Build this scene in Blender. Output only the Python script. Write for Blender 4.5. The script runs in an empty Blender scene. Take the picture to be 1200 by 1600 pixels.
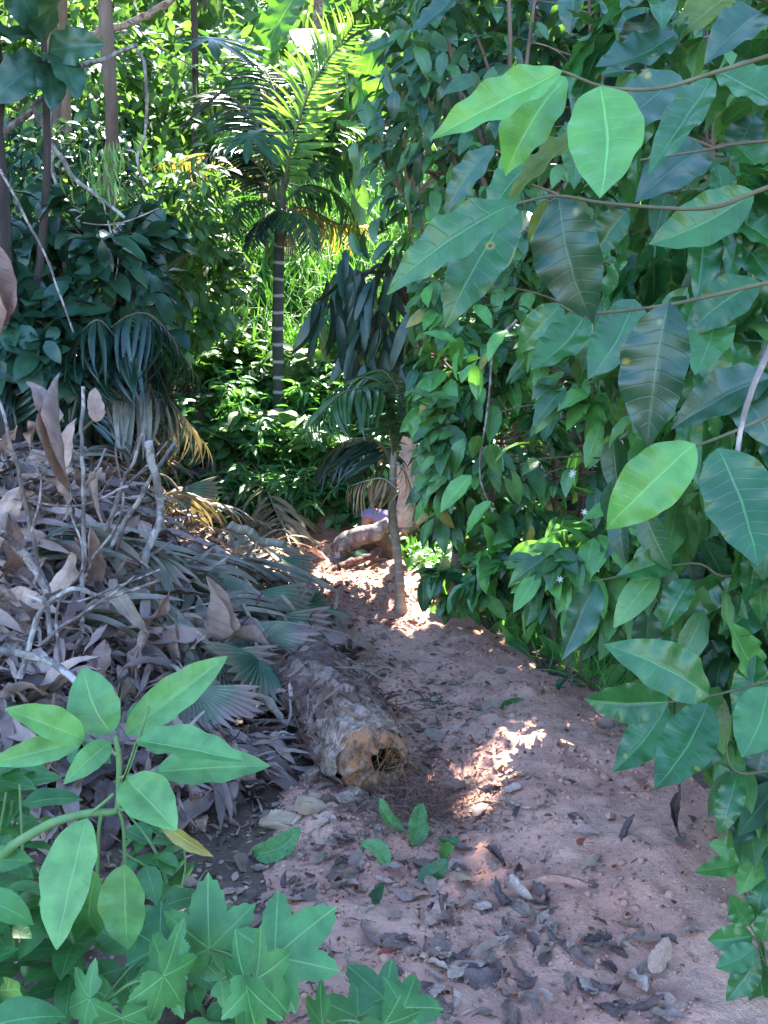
import bpy, math
import numpy as np
from mathutils import Vector

rng = np.random.default_rng(7)
R = math.radians
scene = bpy.context.scene
COL = scene.collection

# ------------------------------------------------------------------ camera maths
CAM = np.array([0.0, 0.0, 1.5])
PITCH = R(10.0)
FW = np.array([0, math.cos(PITCH), -math.sin(PITCH)])
UP = np.array([0, math.sin(PITCH), math.cos(PITCH)])
RT = np.array([1.0, 0, 0])
FPX = 1600.0


def ray(px, py):
    return RT * (px - 600) / FPX + UP * (800 - py) / FPX + FW


def at(px, py, Y):
    d = ray(px, py)
    return CAM + d * (Y / d[1])


def proj(P):
    q = np.asarray(P) - CAM
    f = q @ FW
    f = np.where(np.abs(f) < 1e-6, 1e-6, f)
    return 600 + FPX * (q @ RT) / f, 800 - FPX * (q @ UP) / f, f


# ------------------------------------------------------------------ noise and terrain
def _hash(ix, iy, seed):
    n = (ix.astype(np.int64) * 374761393 + iy.astype(np.int64) * 668265263 + seed * 1442695041) & 0x7fffffff
    n = (n ^ (n >> 13)) * 1274126177 & 0x7fffffff
    n = n ^ (n >> 16)
    return (n & 0xffff) / 65535.0


def vnoise(x, y, seed=0):
    x = np.asarray(x, float); y = np.asarray(y, float)
    ix = np.floor(x); iy = np.floor(y)
    fx = x - ix; fy = y - iy
    fx = fx * fx * (3 - 2 * fx); fy = fy * fy * (3 - 2 * fy)
    a = _hash(ix, iy, seed); b = _hash(ix + 1, iy, seed)
    c = _hash(ix, iy + 1, seed); d = _hash(ix + 1, iy + 1, seed)
    return (a + (b - a) * fx) * (1 - fy) + (c + (d - c) * fx) * fy


def fbm(x, y, seed=0, octv=4):
    s = 0; a = .5
    for k in range(octv):
        s = s + a * (vnoise(x, y, seed + k) - .5)
        x = x * 2.03 + 11.3; y = y * 2.03 - 7.1; a *= .5
    return s


def sst(x, a, b):
    t = np.clip((np.asarray(x, float) - a) / (b - a), 0, 1)
    return t * t * (3 - 2 * t)


YK = [0, 1, 2, 2.9, 4, 4.9, 6.2, 7.0, 8.0]
CK = [.35, .37, .42, .40, .42, .22, -.15, -.35, -.8]
WK = [.6, .6, .60, .66, .46, .34, .36, .40, .4]


def path_c(y): return np.interp(y, YK, CK)
def path_w(y): return np.interp(y, YK, WK)


def hgt(x, y):
    x = np.asarray(x, float); y = np.asarray(y, float)
    c = path_c(y); w = path_w(y)
    dl = (c - w) - x
    dr = x - (c + w)
    h = .05 * fbm(x * .9, y * .9, 3)
    h = h + (.82 * sst(dl, 0.05, 1.7)) * sst(y, 2.6, 4.6)
    h = h + .22 * np.maximum(dl - 1.8, 0) * sst(y, 2.5, 6)
    h = h - .38 * sst(dr, -.02, .9) * (1 - sst(y, 5.6, 6.6)) * sst(y, 2.4, 3.2)
    s = np.maximum(y - 7.55, 0)
    hill = .55 * np.minimum(s, 4.5) + .38 * np.clip(s - 4.5, 0, 16)
    hill = hill * (1 - .25 * sst(x, .2, 3))
    h = h + hill
    h = h - .30 * np.exp(-(((x - .12) / .38) ** 2 + ((y - 7.75) / .4) ** 2))
    h = h + .13 * np.exp(-((x - c - .42) / .28) ** 2 - ((y - 2.75) / .75) ** 2)
    # worn ridge down the near path
    h = h + .05 * np.exp(-((x - c - .12) / .2) ** 2) * sst(y, 2.0, 3.0) * (1 - sst(y, 3.6, 4.6))
    return h


_TS = np.concatenate([np.arange(.8, 9, .02), np.arange(9, 32, .08)])


def gp(px, py, lift=0.0):
    d = ray(px, py)
    P = CAM + d * _TS[:, None]
    hit = P[:, 2] <= hgt(P[:, 0], P[:, 1]) + lift
    i = int(np.argmax(hit)) if hit.any() else len(_TS) - 1
    if i == 0: return P[0]
    t = np.linspace(_TS[i - 1], _TS[i], 9)
    P = CAM + d * t[:, None]
    hit = P[:, 2] <= hgt(P[:, 0], P[:, 1]) + lift
    return P[int(np.argmax(hit)) if hit.any() else -1]


def nz(v):
    v = np.asarray(v, float)
    return v / np.maximum(np.linalg.norm(v, axis=-1, keepdims=True), 1e-9)


def frames(D, N):
    Y = nz(D)
    X = np.cross(Y, N)
    bad = np.linalg.norm(X, axis=-1) < 1e-4
    if np.any(bad):
        X[bad] = np.cross(Y[bad], np.array([.3, .9, .2]))
    X = nz(X)
    Z = np.cross(X, Y)
    return np.stack([X, Y, Z], axis=-1)


# ------------------------------------------------------------------ templates (verts, quads, uv)
def grid_faces(n, m):
    i = np.arange(n)[:, None]; j = np.arange(m)[None, :]
    a = i * (m + 1) + j
    return np.stack([a, a + 1, a + m + 2, a + m + 1], -1).reshape(-1, 4)


def leaf_tpl(W=.4, n=6, m=2, p=.7, q=.9, bend=.5, fold=.25, wave=0., nw=3, rib=0., nrib=9, side=0., seed=0, bite=0., roll=0., crumple=0.):
    """unit-length leaf: base at the origin, running along +Y, face up +Z"""
    r = np.random.default_rng(seed)
    t = np.linspace(0, 1, n + 1)
    prof = np.power(np.maximum(t, 0), p) * np.power(np.maximum(1 - t, 0), q)
    tm = p / (p + q)
    prof = prof / (tm ** p * (1 - tm) ** q)
    hw = np.maximum(prof * W / 2, .004)
    ang = -bend * (t - .15)
    yy = np.concatenate([[0], np.cumsum(np.cos((ang[1:] + ang[:-1]) / 2) / n)])
    zz = np.concatenate([[0], np.cumsum(np.sin((ang[1:] + ang[:-1]) / 2) / n)])
    sgn = np.linspace(-1, 1, m + 1)
    T, Sg = np.meshgrid(t, sgn, indexing='ij')
    H = np.repeat(hw[:, None], m + 1, 1)
    ph = r.uniform(0, 6, 2)
    wv = np.where(Sg < 0, np.sin(6.283 * nw * T + ph[0]), np.sin(6.283 * nw * 1.1 * T + ph[1]))
    wid = 1 + bite * np.where(Sg < 0, np.sin(31 * T + ph[1]), np.sin(27 * T + ph[0])) * np.abs(Sg)
    X = Sg * H * wid + side * np.sin(3.1 * T) * .1
    Z = zz[:, None] + fold * np.abs(Sg) * H + wave * wv * Sg ** 2 * (H / (W / 2))
    Yc = np.repeat(yy[:, None], m + 1, 1)
    if rib:
        f = (T * nrib - np.abs(Sg) * .9 * H / (W / 2)) % 1.0
        Z = Z + rib * np.abs(np.sin(np.pi * f)) * (1 - np.abs(Sg) ** 4) * (H / (W / 2)) * (np.abs(Sg) > .01)
    if roll:
        ra = roll * Sg * (.7 + .5 * np.sin(2.2 * T + ph[0]))
        X = X * np.sinc(ra / np.pi) * .9 + .05 * np.sin(4 * T + ph[1]); Z = Z + np.abs(roll) * .32 * H * (1 - np.cos(ra)) * np.sign(roll) * 1.6
    if crumple:
        Z = Z + crumple * 2 * fbm(X * 9 + seed, T * 7 + seed * 3.1, seed + 5, 3); X = X + crumple * 1.2 * fbm(T * 6 + 40, Sg * 2 + seed, seed + 9, 3)
    V = np.stack([X, Yc, Z], -1).reshape(-1, 3)
    UV = np.stack([(Sg + 1) / 2, T], -1).reshape(-1, 2)
    return V, grid_faces(n, m), UV


def lobed_tpl(lobes, nr=6, nth=96, cup=.12, serr=.03, seed=0, droop=.35, base=.46):
    """palmately lobed leaf; lobes = [(angle deg from +Y, length, half width deg)]; petiole at the origin"""
    r = np.random.default_rng(seed)
    th = np.linspace(-math.pi, math.pi, nth + 1)
    rad = np.where(np.abs(th) < R(150), base, base - (base - .08) * sst(np.abs(th), R(150), R(178)))
    for a, L, hwid in lobes:
        d = np.abs(th - R(a))
        x = np.clip(1 - d / R(hwid), 0, 1)
        rad = np.maximum(rad, L * (.5 * (1 - (1 - x) ** 1.7) + .5 * x))
    rad = rad * (1 + serr * 2 * np.abs((th * 6.5) % 1 - .5) * (rad > .3))
    k = np.linspace(.01, 1, nr + 1)
    K, TH = np.meshgrid(k, th, indexing='ij')
    RR = K * rad[None, :]
    X = RR * np.sin(TH); Y = RR * np.cos(TH)
    ribs = np.zeros_like(RR)
    for a, L, hwid in lobes:
        ribs = ribs - .012 * np.exp(-((TH - R(a)) / R(5)) ** 2) * K
    Z = ribs - droop * (RR ** 2) * .5 + cup * .12 * np.sin(TH * 3 + r.uniform(0, 6)) * RR
    V = np.stack([X, Y, Z], -1).reshape(-1, 3)
    # u: distance from the nearest lobe rib, v: radius
    dmin = np.full_like(TH, 9.)
    for a, L, hwid in lobes:
        dmin = np.minimum(dmin, np.abs(TH - R(a)))
    u = .5 + np.clip(dmin * RR * 1.6, 0, .5)
    UV = np.stack([u, K], -1).reshape(-1, 2)
    return V, grid_faces(nr, nth), UV


def fan_tpl(span=150, pleats=22, nr=5, depth=.035, curl=.6, split=.32, seed=0, fold=.2):
    """pleated fan palm leaf: hub at the origin, middle ray along +Y"""
    r = np.random.default_rng(seed)
    nth = pleats * 4
    a = np.linspace(-R(span / 2), R(span / 2), nth + 1)
    ph = np.arange(nth + 1) % 4
    tri = np.array([0, 1, 2, 1])[ph] / 2.0          # 0 valley .. 1 ridge
    wob = np.interp(np.linspace(0, 1, nth + 1), np.linspace(0, 1, 7), r.uniform(.78, 1.0, 7))
    edge = wob * (1 - split * (1 - tri) ** 1.0)
    k = np.linspace(.03, 1, nr + 1)
    K, A = np.meshgrid(k, a, indexing='ij')
    RR = K * edge[None, :]
    zc = depth * (tri - .5)[None, :] * (.3 + K) * 2
    bend = curl * RR ** 2
    X = RR * np.sin(A); Y = RR * np.cos(A) * (1 - .12 * bend)
    Z = zc - bend * .5 + fold * np.abs(np.sin(A)) * RR + .06 * np.sin(A * 5 + r.uniform(0, 6)) * K ** 2
    V = np.stack([X, Y, Z], -1).reshape(-1, 3)
    UV = np.stack([np.repeat((a[None, :] / R(span) + .5), nr + 1, 0), K], -1).reshape(-1, 2)
    return V, grid_faces(nr, nth), UV


# ------------------------------------------------------------------ mesh builder
class MB:
    def __init__(s):
        s.V = []; s.F = []; s.U = []; s.n = 0

    def add(s, V, F, U=None):
        V = np.asarray(V, float)
        s.V.append(V); s.F.append(np.asarray(F) + s.n)
        s.U.append(np.zeros((len(V), 2)) if U is None else U)
        s.n += len(V)
        return s

    def place(s, tpl, b, d, n, sc=1.0, wsc=1.0):
        M = frames(np.array([d], float), np.array([n], float))[0]
        V = tpl[0] * np.array([sc * wsc, sc, sc])
        return s.add(V @ M.T + np.asarray(b), tpl[1], tpl[2])

    def scatter(s, tpls, B, D, N, S, r):
        if len(B) == 0:
            return s
        M = frames(D, N)
        idx = r.integers(0, len(tpls), len(B))
        for k, t in enumerate(tpls):
            q = np.where(idx == k)[0]
            if len(q) == 0:
                continue
            V = np.einsum('nij,kj->nki', M[q], t[0]) * S[q][:, None, None] + B[q][:, None, :]
            nv = len(t[0])
            F = t[1][None] + (np.arange(len(q)) * nv)[:, None, None]
            s.add(V.reshape(-1, 3), F.reshape(-1, 4), np.tile(t[2], (len(q), 1)))
        return s

    def tube(s, P, rad, ns=8, bump=0., seed=0):
        P = np.array(P, float); n = len(P)
        rad = np.broadcast_to(np.asarray(rad, float), (n,)).copy()
        if bump:
            L_ = np.linspace(0, 1, n) * np.linalg.norm(np.diff(P, axis=0), axis=1).sum()
            e_ = np.minimum(1, np.minimum(np.arange(n), np.arange(n)[::-1]) / 3.)
            for ax_ in range(3): P[:, ax_] = P[:, ax_] + min(1., bump / .15) * rad * 1.6 * e_ * 2 * fbm(L_ * 9 + ax_ * 17 + seed, L_ * 0 + seed * .37, 55 + ax_, 3)
            rad = rad * (1 + .5 * fbm(L_ * 14 + seed, L_ * 0 + 3.3, 58, 2))
        T = np.gradient(P, axis=0); T = nz(T)
        N = np.zeros_like(P)
        ref = np.array([0, 0, 1.]) if abs(T[0][2]) < .9 else np.array([1., 0, 0])
        N[0] = nz(np.cross(np.cross(T[0], ref), T[0]))
        for i in range(1, n):
            v = N[i - 1] - T[i] * (N[i - 1] @ T[i])
            N[i] = nz(v)
        Bn = np.cross(T, N)
        a = np.linspace(0, 2 * math.pi, ns + 1)
        r = np.random.default_rng(seed)
        rr = rad[:, None] * (1 + bump * (r.random((n, ns + 1)) - .5))
        rr[:, -1] = rr[:, 0]
        V = P[:, None] + rr[..., None] * (np.cos(a)[None, :, None] * N[:, None] + np.sin(a)[None, :, None] * Bn[:, None])
        L = np.concatenate([[0], np.cumsum(np.linalg.norm(np.diff(P, axis=0), axis=1))])
        U = np.stack([np.repeat(a[None] / 6.283, n, 0), np.repeat(L[:, None], ns + 1, 1)], -1)
        s.add(V.reshape(-1, 3), grid_faces(n - 1, ns), U.reshape(-1, 2))
        # caps
        for e in (0, n - 1):
            ring = V[e]
            c = np.repeat(P[e][None], ns + 1, 0) + (ring - P[e]) * .02
            s.add(np.concatenate([ring, c]), grid_faces(1, ns), np.concatenate([U[e], U[e]]))
        return s

    def build(s, name, mat, parent=None, smooth=True):
        V = np.concatenate(s.V).astype(np.float32)
        F = np.concatenate(s.F).astype(np.int32)
        U = np.concatenate(s.U).astype(np.float32)
        if parent is not None:
            off = np.zeros(3); q = parent
            while q is not None:
                off = off + np.array(q.location); q = q.parent
            V = V - off.astype(np.float32)
        me = bpy.data.meshes.new(name)
        me.vertices.add(len(V)); me.vertices.foreach_set('co', V.ravel())
        me.loops.add(len(F) * 4); me.loops.foreach_set('vertex_index', F.ravel())
        me.polygons.add(len(F))
        me.polygons.foreach_set('loop_start', np.arange(0, len(F) * 4, 4, dtype=np.int32))
        me.polygons.foreach_set('loop_total', np.full(len(F), 4, dtype=np.int32))
        uv = me.uv_layers.new(name='UVMap')
        uv.data.foreach_set('uv', U[F.ravel()].ravel())
        me.update(calc_edges=True)
        if smooth:
            me.polygons.foreach_set('use_smooth', np.ones(len(F), dtype=bool))
        me.materials.append(mat)
        o = bpy.data.objects.new(name, me); COL.objects.link(o)
        if parent is not None:
            o.parent = parent
        return o


def curve(pts, n=12):
    """Catmull-Rom through 3-D points"""
    P = np.asarray(pts, float)
    if len(P) == 2:
        return np.linspace(P[0], P[1], n)
    Q = np.vstack([2 * P[0] - P[1], P, 2 * P[-1] - P[-2]])
    out = []
    seg = len(P) - 1
    per = max(2, n // seg)
    for i in range(seg):
        p0, p1, p2, p3 = Q[i:i + 4]
        for t in np.linspace(0, 1, per, endpoint=False):
            out.append(.5 * ((2 * p1) + (-p0 + p2) * t + (2 * p0 - 5 * p1 + 4 * p2 - p3) * t * t + (-p0 + 3 * p1 - 3 * p2 + p3) * t ** 3))
    out.append(P[-1])
    return np.array(out)


def thing(name, label, cat, loc=(0, 0, 0), group=None):
    o = bpy.data.objects.new(name, None); COL.objects.link(o)
    o.location = Vector([float(v) for v in loc]); o.empty_display_size = .05
    o['label'] = label; o['category'] = cat
    if group: o['group'] = group
    return o


def tag(o, label=None, cat=None, group=None, kind=None):
    if label: o['label'] = label
    if cat: o['category'] = cat
    if group: o['group'] = group
    if kind: o['kind'] = kind
    return o


# ------------------------------------------------------------------ materials
class NT:
    def __init__(s, name):
        s.m = bpy.data.materials.new(name); s.m.use_nodes = True
        s.t = s.m.node_tree; s.t.nodes.clear()
        s.out = s.n('ShaderNodeOutputMaterial')

    def n(s, typ, **kw):
        x = s.t.nodes.new(typ)
        for k, v in kw.items(): setattr(x, k, v)
        return x

    def l(s, a, b): s.t.links.new(a, b)

    def val(s, sock, v):
        if isinstance(v, bpy.types.NodeSocket): s.l(v, sock)
        elif isinstance(v, (tuple, list)): sock.default_value = tuple(v) + ((1,) if len(v) == 3 and sock.type == 'RGBA' else ())
        else: sock.default_value = v

    def math(s, op, a, b=None, c=None, clamp=False):
        x = s.n('ShaderNodeMath', operation=op); x.use_clamp = clamp
        s.val(x.inputs[0], a)
        if b is not None: s.val(x.inputs[1], b)
        if c is not None: s.val(x.inputs[2], c)
        return x.outputs[0]

    def mix(s, f, a, b, mode='MIX'):
        x = s.n('ShaderNodeMix', data_type='RGBA', blend_type=mode)
        s.val(x.inputs[0], f); s.val(x.inputs[6], a); s.val(x.inputs[7], b)
        return x.outputs[2]

    def ramp(s, f, lo, hi, a=0., b=1.):
        x = s.n('ShaderNodeMapRange', interpolation_type='SMOOTHSTEP')
        s.val(x.inputs[0], f); x.inputs[1].default_value = lo; x.inputs[2].default_value = hi
        x.inputs[3].default_value = a; x.inputs[4].default_value = b
        return x.outputs[0]

    def noise(s, vec, scale, detail=4, rough=.6):
        x = s.n('ShaderNodeTexNoise'); x.inputs['Scale'].default_value = scale
        x.inputs['Detail'].default_value = detail; x.inputs['Roughness'].default_value = rough
        s.l(vec, x.inputs['Vector'])
        return x.outputs['Fac']


def leaf_mat(name, c1, c2, rough=.4, tr=.3, trc=None, vein=.5, nlat=9., slant=.9, spots=0., spec=.5, bump=.25,
             veinc=None, dry=None, stripe=0.):
    k = NT(name)
    geo = k.n('ShaderNodeNewGeometry'); tc = k.n('ShaderNodeTexCoord'); oi = k.n('ShaderNodeObjectInfo')
    r = k.math('FRACT', k.math('ADD', geo.outputs['Random Per Island'], oi.outputs['Random']))
    col = k.mix(r, c1, c2)
    nf = k.noise(tc.outputs['Object'], 14., 3)
    col = k.mix(1.0, col, k.mix(k.ramp(nf, .3, .7), (.72, .74, .74), (1.2, 1.16, 1.1)), 'MULTIPLY')
    sep = k.n('ShaderNodeSeparateXYZ'); k.l(tc.outputs['UV'], sep.inputs[0])
    u, v = sep.outputs[0], sep.outputs[1]
    a = k.math('MULTIPLY', k.math('ABSOLUTE', k.math('SUBTRACT', u, .5)), 2.)
    hgt_s = None
    if vein:
        mid = k.ramp(a, .015, .05, 1., 0.)
        f = k.math('FRACT', k.math('SUBTRACT', k.math('MULTIPLY', v, nlat), k.math('MULTIPLY', k.math('POWER', a, 1.25), slant)))
        d = k.math('ABSOLUTE', k.math('SUBTRACT', f, .5))
        lat = k.ramp(d, .43, .5)
        vm = k.math('MAXIMUM', mid, k.math('MULTIPLY', lat, .22))
        vc = veinc or tuple(min(1, x * 1.9 + .03) for x in c2)
        col = k.mix(k.math('MULTIPLY', vm, vein), col, vc)
        hgt_s = k.math('SUBTRACT', 1., k.math('MAXIMUM', lat, mid))
    if stripe:
        sv = k.math('SINE', k.math('MULTIPLY', u, stripe))
        col = k.mix(k.ramp(sv, -.2, .9), col, tuple(x * .55 for x in c1))
    if spots:
        vor = k.n('ShaderNodeTexVoronoi'); vor.inputs['Scale'].default_value = 26.
        k.l(tc.outputs['Object'], vor.inputs['Vector'])
        sc_ = k.n('ShaderNodeSeparateColor'); k.l(vor.outputs['Color'], sc_.inputs[0])
        on = k.math('LESS_THAN', sc_.outputs[0], spots)
        dist = vor.outputs['Distance']
        halo = k.math('MULTIPLY', k.ramp(dist, .10, .22, 1., 0.), on)
        core = k.math('MULTIPLY', k.ramp(dist, .05, .10, 1., 0.), on)
        col = k.mix(k.math('MULTIPLY', halo, .7), col, (.26, .24, .04))
        col = k.mix(core, col, (.10, .04, .02))
        # yellowing along the margin
        em = k.math('MULTIPLY', k.ramp(a, .9, 1.), k.ramp(k.noise(tc.outputs['Object'], 9.), .58, .70))
        col = k.mix(k.math('MULTIPLY', em, .8), col, (.30, .27, .05))
    if dry:
        e = k.math('ADD', v, k.math('MULTIPLY', k.math('SUBTRACT', k.noise(tc.outputs['Object'], 7.), .5), 1.2))
        col = k.mix(k.ramp(e, .45, .85), col, dry)
    bs = k.n('ShaderNodeBsdfPrincipled')
    k.val(bs.inputs['Base Color'], col); bs.inputs['Roughness'].default_value = rough
    bs.inputs['Specular IOR Level'].default_value = spec
    if bump:
        bp = k.n('ShaderNodeBump'); bp.inputs['Strength'].default_value = bump; bp.inputs['Distance'].default_value = .004
        nn = k.noise(tc.outputs['Object'], 60., 3)
        k.val(bp.inputs['Height'], k.math('ADD', k.math('MULTIPLY', nn, .5), hgt_s) if hgt_s is not None else nn)
        k.l(bp.outputs[0], bs.inputs['Normal'])
    if tr:
        tl = k.n('ShaderNodeBsdfTranslucent')
        tcl = k.mix(1.0, col, trc or (1.9, 1.7, .6), 'MULTIPLY')
        k.l(tcl, tl.inputs['Color'])
        mx = k.n('ShaderNodeMixShader'); mx.inputs[0].default_value = tr
        k.l(bs.outputs[0], mx.inputs[1]); k.l(tl.outputs[0], mx.inputs[2])
        k.l(mx.outputs[0], k.out.inputs[0])
    else:
        k.l(bs.outputs[0], k.out.inputs[0])
    return k.m


def bark_mat(name, c1, c2, scale=12., stretch=.2, bump=.6, bands=None, rough=.85, patch=None):
    k = NT(name)
    tc = k.n('ShaderNodeTexCoord')
    mp = k.n('ShaderNodeMapping'); mp.inputs['Scale'].default_value = (1, 1, stretch)
    k.l(tc.outputs['Object'], mp.inputs[0])
    n1 = k.noise(mp.outputs[0], scale, 6, .65)
    n2 = k.noise(tc.outputs['Object'], scale * .3, 3)
    col = k.mix(k.ramp(n1, .3, .7), c1, c2)
    col = k.mix(k.ramp(n2, .4, .7, 0., .5), col, tuple(x * .6 for x in c1))
    if patch:
        col = k.mix(k.ramp(k.noise(tc.outputs['Object'], scale * .45, 4), .52, .6), col, patch)
    if bands:
        sep = k.n('ShaderNodeSeparateXYZ'); k.l(tc.outputs['UV'], sep.inputs[0])
        f = k.math('FRACT', k.math('ADD', k.math('MULTIPLY', sep.outputs[1], bands[0]), k.math('MULTIPLY', n2, .7)))
        col = k.mix(k.ramp(k.math('ABSOLUTE', k.math('SUBTRACT', f, .5)), .36, .46), col, bands[1])
    bs = k.n('ShaderNodeBsdfPrincipled'); k.val(bs.inputs['Base Color'], col)
    bs.inputs['Roughness'].default_value = rough; bs.inputs['Specular IOR Level'].default_value = .25
    bp = k.n('ShaderNodeBump'); bp.inputs['Strength'].default_value = bump; bp.inputs['Distance'].default_value = .01
    k.val(bp.inputs['Height'], n1); k.l(bp.outputs[0], bs.inputs['Normal'])
    k.l(bs.outputs[0], k.out.inputs[0])
    return k.m


def soil_mat(name, cols, leafy=0.):
    k = NT(name)
    tc = k.n('ShaderNodeTexCoord'); P = tc.outputs['Object']
    n1 = k.noise(P, 1.6, 6, .6); n2 = k.noise(P, 9., 6, .7); n3 = k.noise(P, 70., 4, .7)
    col = k.mix(k.ramp(n1, .32, .68), cols[0], cols[1])
    col = k.mix(k.ramp(n2, .45, .75, 0., .75), col, cols[2])
    col = k.mix(k.ramp(n3, .55, .8, 0., .6), col, tuple(min(1, x * 1.7) for x in cols[1]))
    col = k.mix(k.ramp(n3, .22, .40, .5, 0.), col, tuple(x * .45 for x in cols[0]))
    vor = k.n('ShaderNodeTexVoronoi'); vor.inputs['Scale'].default_value = 38.; k.l(P, vor.inputs['Vector'])
    sc_ = k.n('ShaderNodeSeparateColor'); k.l(vor.outputs['Color'], sc_.inputs[0])
    peb = k.math('MULTIPLY', k.ramp(vor.outputs['Distance'], .12, .3, 1., 0.), k.math('LESS_THAN', sc_.outputs[0], .10))
    col = k.mix(k.math('MULTIPLY', peb, .7), col, k.mix(sc_.outputs[1], (.42, .33, .27), (.12, .07, .05)))
    bs = k.n('ShaderNodeBsdfPrincipled'); k.val(bs.inputs['Base Color'], col)
    bs.inputs['Roughness'].default_value = .92; bs.inputs['Specular IOR Level'].default_value = .2
    hh = k.math('ADD', k.math('ADD', k.math('MULTIPLY', n2, 1.0), k.math('MULTIPLY', n3, .35)), k.math('MULTIPLY', peb, .5))
    bp = k.n('ShaderNodeBump'); bp.inputs['Strength'].default_value = .9; bp.inputs['Distance'].default_value = .02
    k.val(bp.inputs['Height'], hh); k.l(bp.outputs[0], bs.inputs['Normal'])
    k.l(bs.outputs[0], k.out.inputs[0])
    return k.m


def plain_mat(name, c1, c2, rough=.8, scale=20., bump=.3):
    return bark_mat(name, c1, c2, scale, 1., bump, None, rough)


M = {}
M['path'] = soil_mat('path_dirt', [(.46, .215, .15), (.62, .335, .24), (.30, .14, .10)])
M['soil'] = soil_mat('forest_soil', [(.10, .065, .045), (.17, .11, .08), (.06, .045, .03)])
M['coffee_near'] = leaf_mat('coffee_leaf_glossy', (.018, .088, .024), (.042, .15, .034), .28, .2, vein=.45, nlat=11, spots=.14, spec=.55, bump=.2)
M['coffee_young'] = leaf_mat('coffee_leaf_young', (.085, .26, .055), (.11, .30, .07), .38, .28, vein=.45, nlat=11, spots=.05, spec=.5, bump=.2)
M['coffee_dark'] = leaf_mat('coffee_leaf_dark', (.014, .056, .026), (.026, .085, .034), .34, .14, vein=.4, nlat=11, spots=.10, spec=.6, bump=.18)
M['coffee_olive'] = leaf_mat('coffee_leaf_underside', (.10, .16, .025), (.13, .19, .03), .5, .45, vein=.4, nlat=11, spots=.12)
M['coffee'] = leaf_mat('coffee_leaf', (.018, .072, .030), (.10, .24, .062), .34, .28, vein=.35, nlat=9, spec=.55, bump=.25)
M['cocoa'] = leaf_mat('tree_leaf', (.014, .055, .032), (.075, .18, .06), .33, .28, vein=.35, nlat=9, spec=.6)
M['strap'] = leaf_mat('dark_strap_leaf', (.012, .034, .026), (.024, .058, .036), .36, .10, vein=.3, nlat=14, spec=.45)
M['grass'] = leaf_mat('grass_blade', (.05, .18, .04), (.11, .29, .065), .6, .38, vein=.0, bump=0.)
M['cover'] = leaf_mat('ground_cover_leaf', (.045, .15, .045), (.11, .28, .085), .30, .36, vein=.25, nlat=7, spec=.6, bump=.1)
M['weed'] = leaf_mat('weed_leaf', (.05, .17, .05), (.09, .25, .075), .42, .34, vein=.5, nlat=7)
M['sapling'] = leaf_mat('sapling_leaf', (.075, .22, .07), (.14, .32, .10), .45, .3, vein=.5, nlat=9, spots=.05, veinc=(.32, .48, .16), bump=.3)
M['lobed'] = leaf_mat('lobed_leaf', (.04, .16, .055), (.10, .27, .085), .5, .3, vein=.7, nlat=6, spots=.07, slant=.5, veinc=(.22, .42, .17), bump=.3)
M['wood_leaf'] = leaf_mat('forest_leaf', (.03, .10, .032), (.10, .21, .055), .6, .4, vein=0, bump=0., trc=(1.8, 1.6, .75))
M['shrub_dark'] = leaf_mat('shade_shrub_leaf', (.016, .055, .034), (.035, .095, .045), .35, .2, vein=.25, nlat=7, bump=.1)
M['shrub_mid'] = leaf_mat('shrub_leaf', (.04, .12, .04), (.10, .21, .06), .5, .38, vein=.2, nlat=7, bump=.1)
M['canopy'] = leaf_mat('canopy_leaf', (.04, .10, .03), (.07, .15, .04), .45, .25, vein=0, bump=0.)
M['banana'] = leaf_mat('banana_leaf', (.07, .22, .035), (.11, .30, .05), .4, .5, vein=.5, nlat=40, slant=.4, bump=.15)
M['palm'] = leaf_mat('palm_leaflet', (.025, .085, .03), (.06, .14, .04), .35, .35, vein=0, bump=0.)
M['palm_lit'] = leaf_mat('palm_leaflet_sunlit', (.09, .20, .05), (.14, .28, .075), .4, .45, vein=0, bump=0.)  # lighter copy of the palm leaflet, its sunlight put into the colour
M['palm_dark'] = leaf_mat('palm_leaflet_shaded', (.014, .036, .026), (.028, .06, .035), .3, .15, vein=0, bump=0.)  # darker copy of the palm leaflet, silhouette shade put into the colour
M['palm_dead'] = leaf_mat('palm_leaflet_dead', (.26, .19, .11), (.40, .31, .18), .6, .3, trc=(1.3, 1.1, .7), vein=0, bump=0.)
M['palm_gold'] = leaf_mat('palm_leaflet_golden', (.20, .19, .06), (.34, .30, .11), .5, .4, trc=(1.4, 1.2, .6), vein=0, bump=0.)
M['palm_grey'] = leaf_mat('palm_leaflet_withered', (.11, .105, .07), (.25, .205, .155), .55, .15, vein=0, bump=.2)
M['fan'] = leaf_mat('fan_leaf_withered', (.13, .17, .10), (.22, .235, .15), .6, .12, trc=(1.3, 1.2, .7), vein=0, dry=(.26, .165, .135), bump=.3)
M['fan_green'] = leaf_mat('fan_leaf_green', (.07, .15, .085), (.11, .19, .10), .5, .15, vein=0, dry=(.17, .14, .09), bump=.3)
M['dead'] = leaf_mat('dead_leaf_brown', (.23, .135, .105), (.36, .235, .19), .62, .14, trc=(1.3, 1.0, .7), vein=.3, nlat=10, veinc=(.42, .33, .28), bump=.6)
M['dead_pale'] = leaf_mat('dead_leaf_pale', (.42, .25, .19), (.56, .38, .30), .6, .12, trc=(1.2, 1.0, .7), vein=.35, nlat=11, veinc=(.52, .44, .37), bump=.5)
M['dead_dark'] = leaf_mat('dead_leaf_dark', (.085, .05, .05), (.15, .085, .075), .55, .08, trc=(1.3, 1.0, .7), vein=.3, nlat=10, bump=.5)
M['dead_grey'] = leaf_mat('dead_leaf_greygreen', (.20, .14, .10), (.31, .23, .175), .6, .1, vein=.3, nlat=10, bump=.5)
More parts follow.
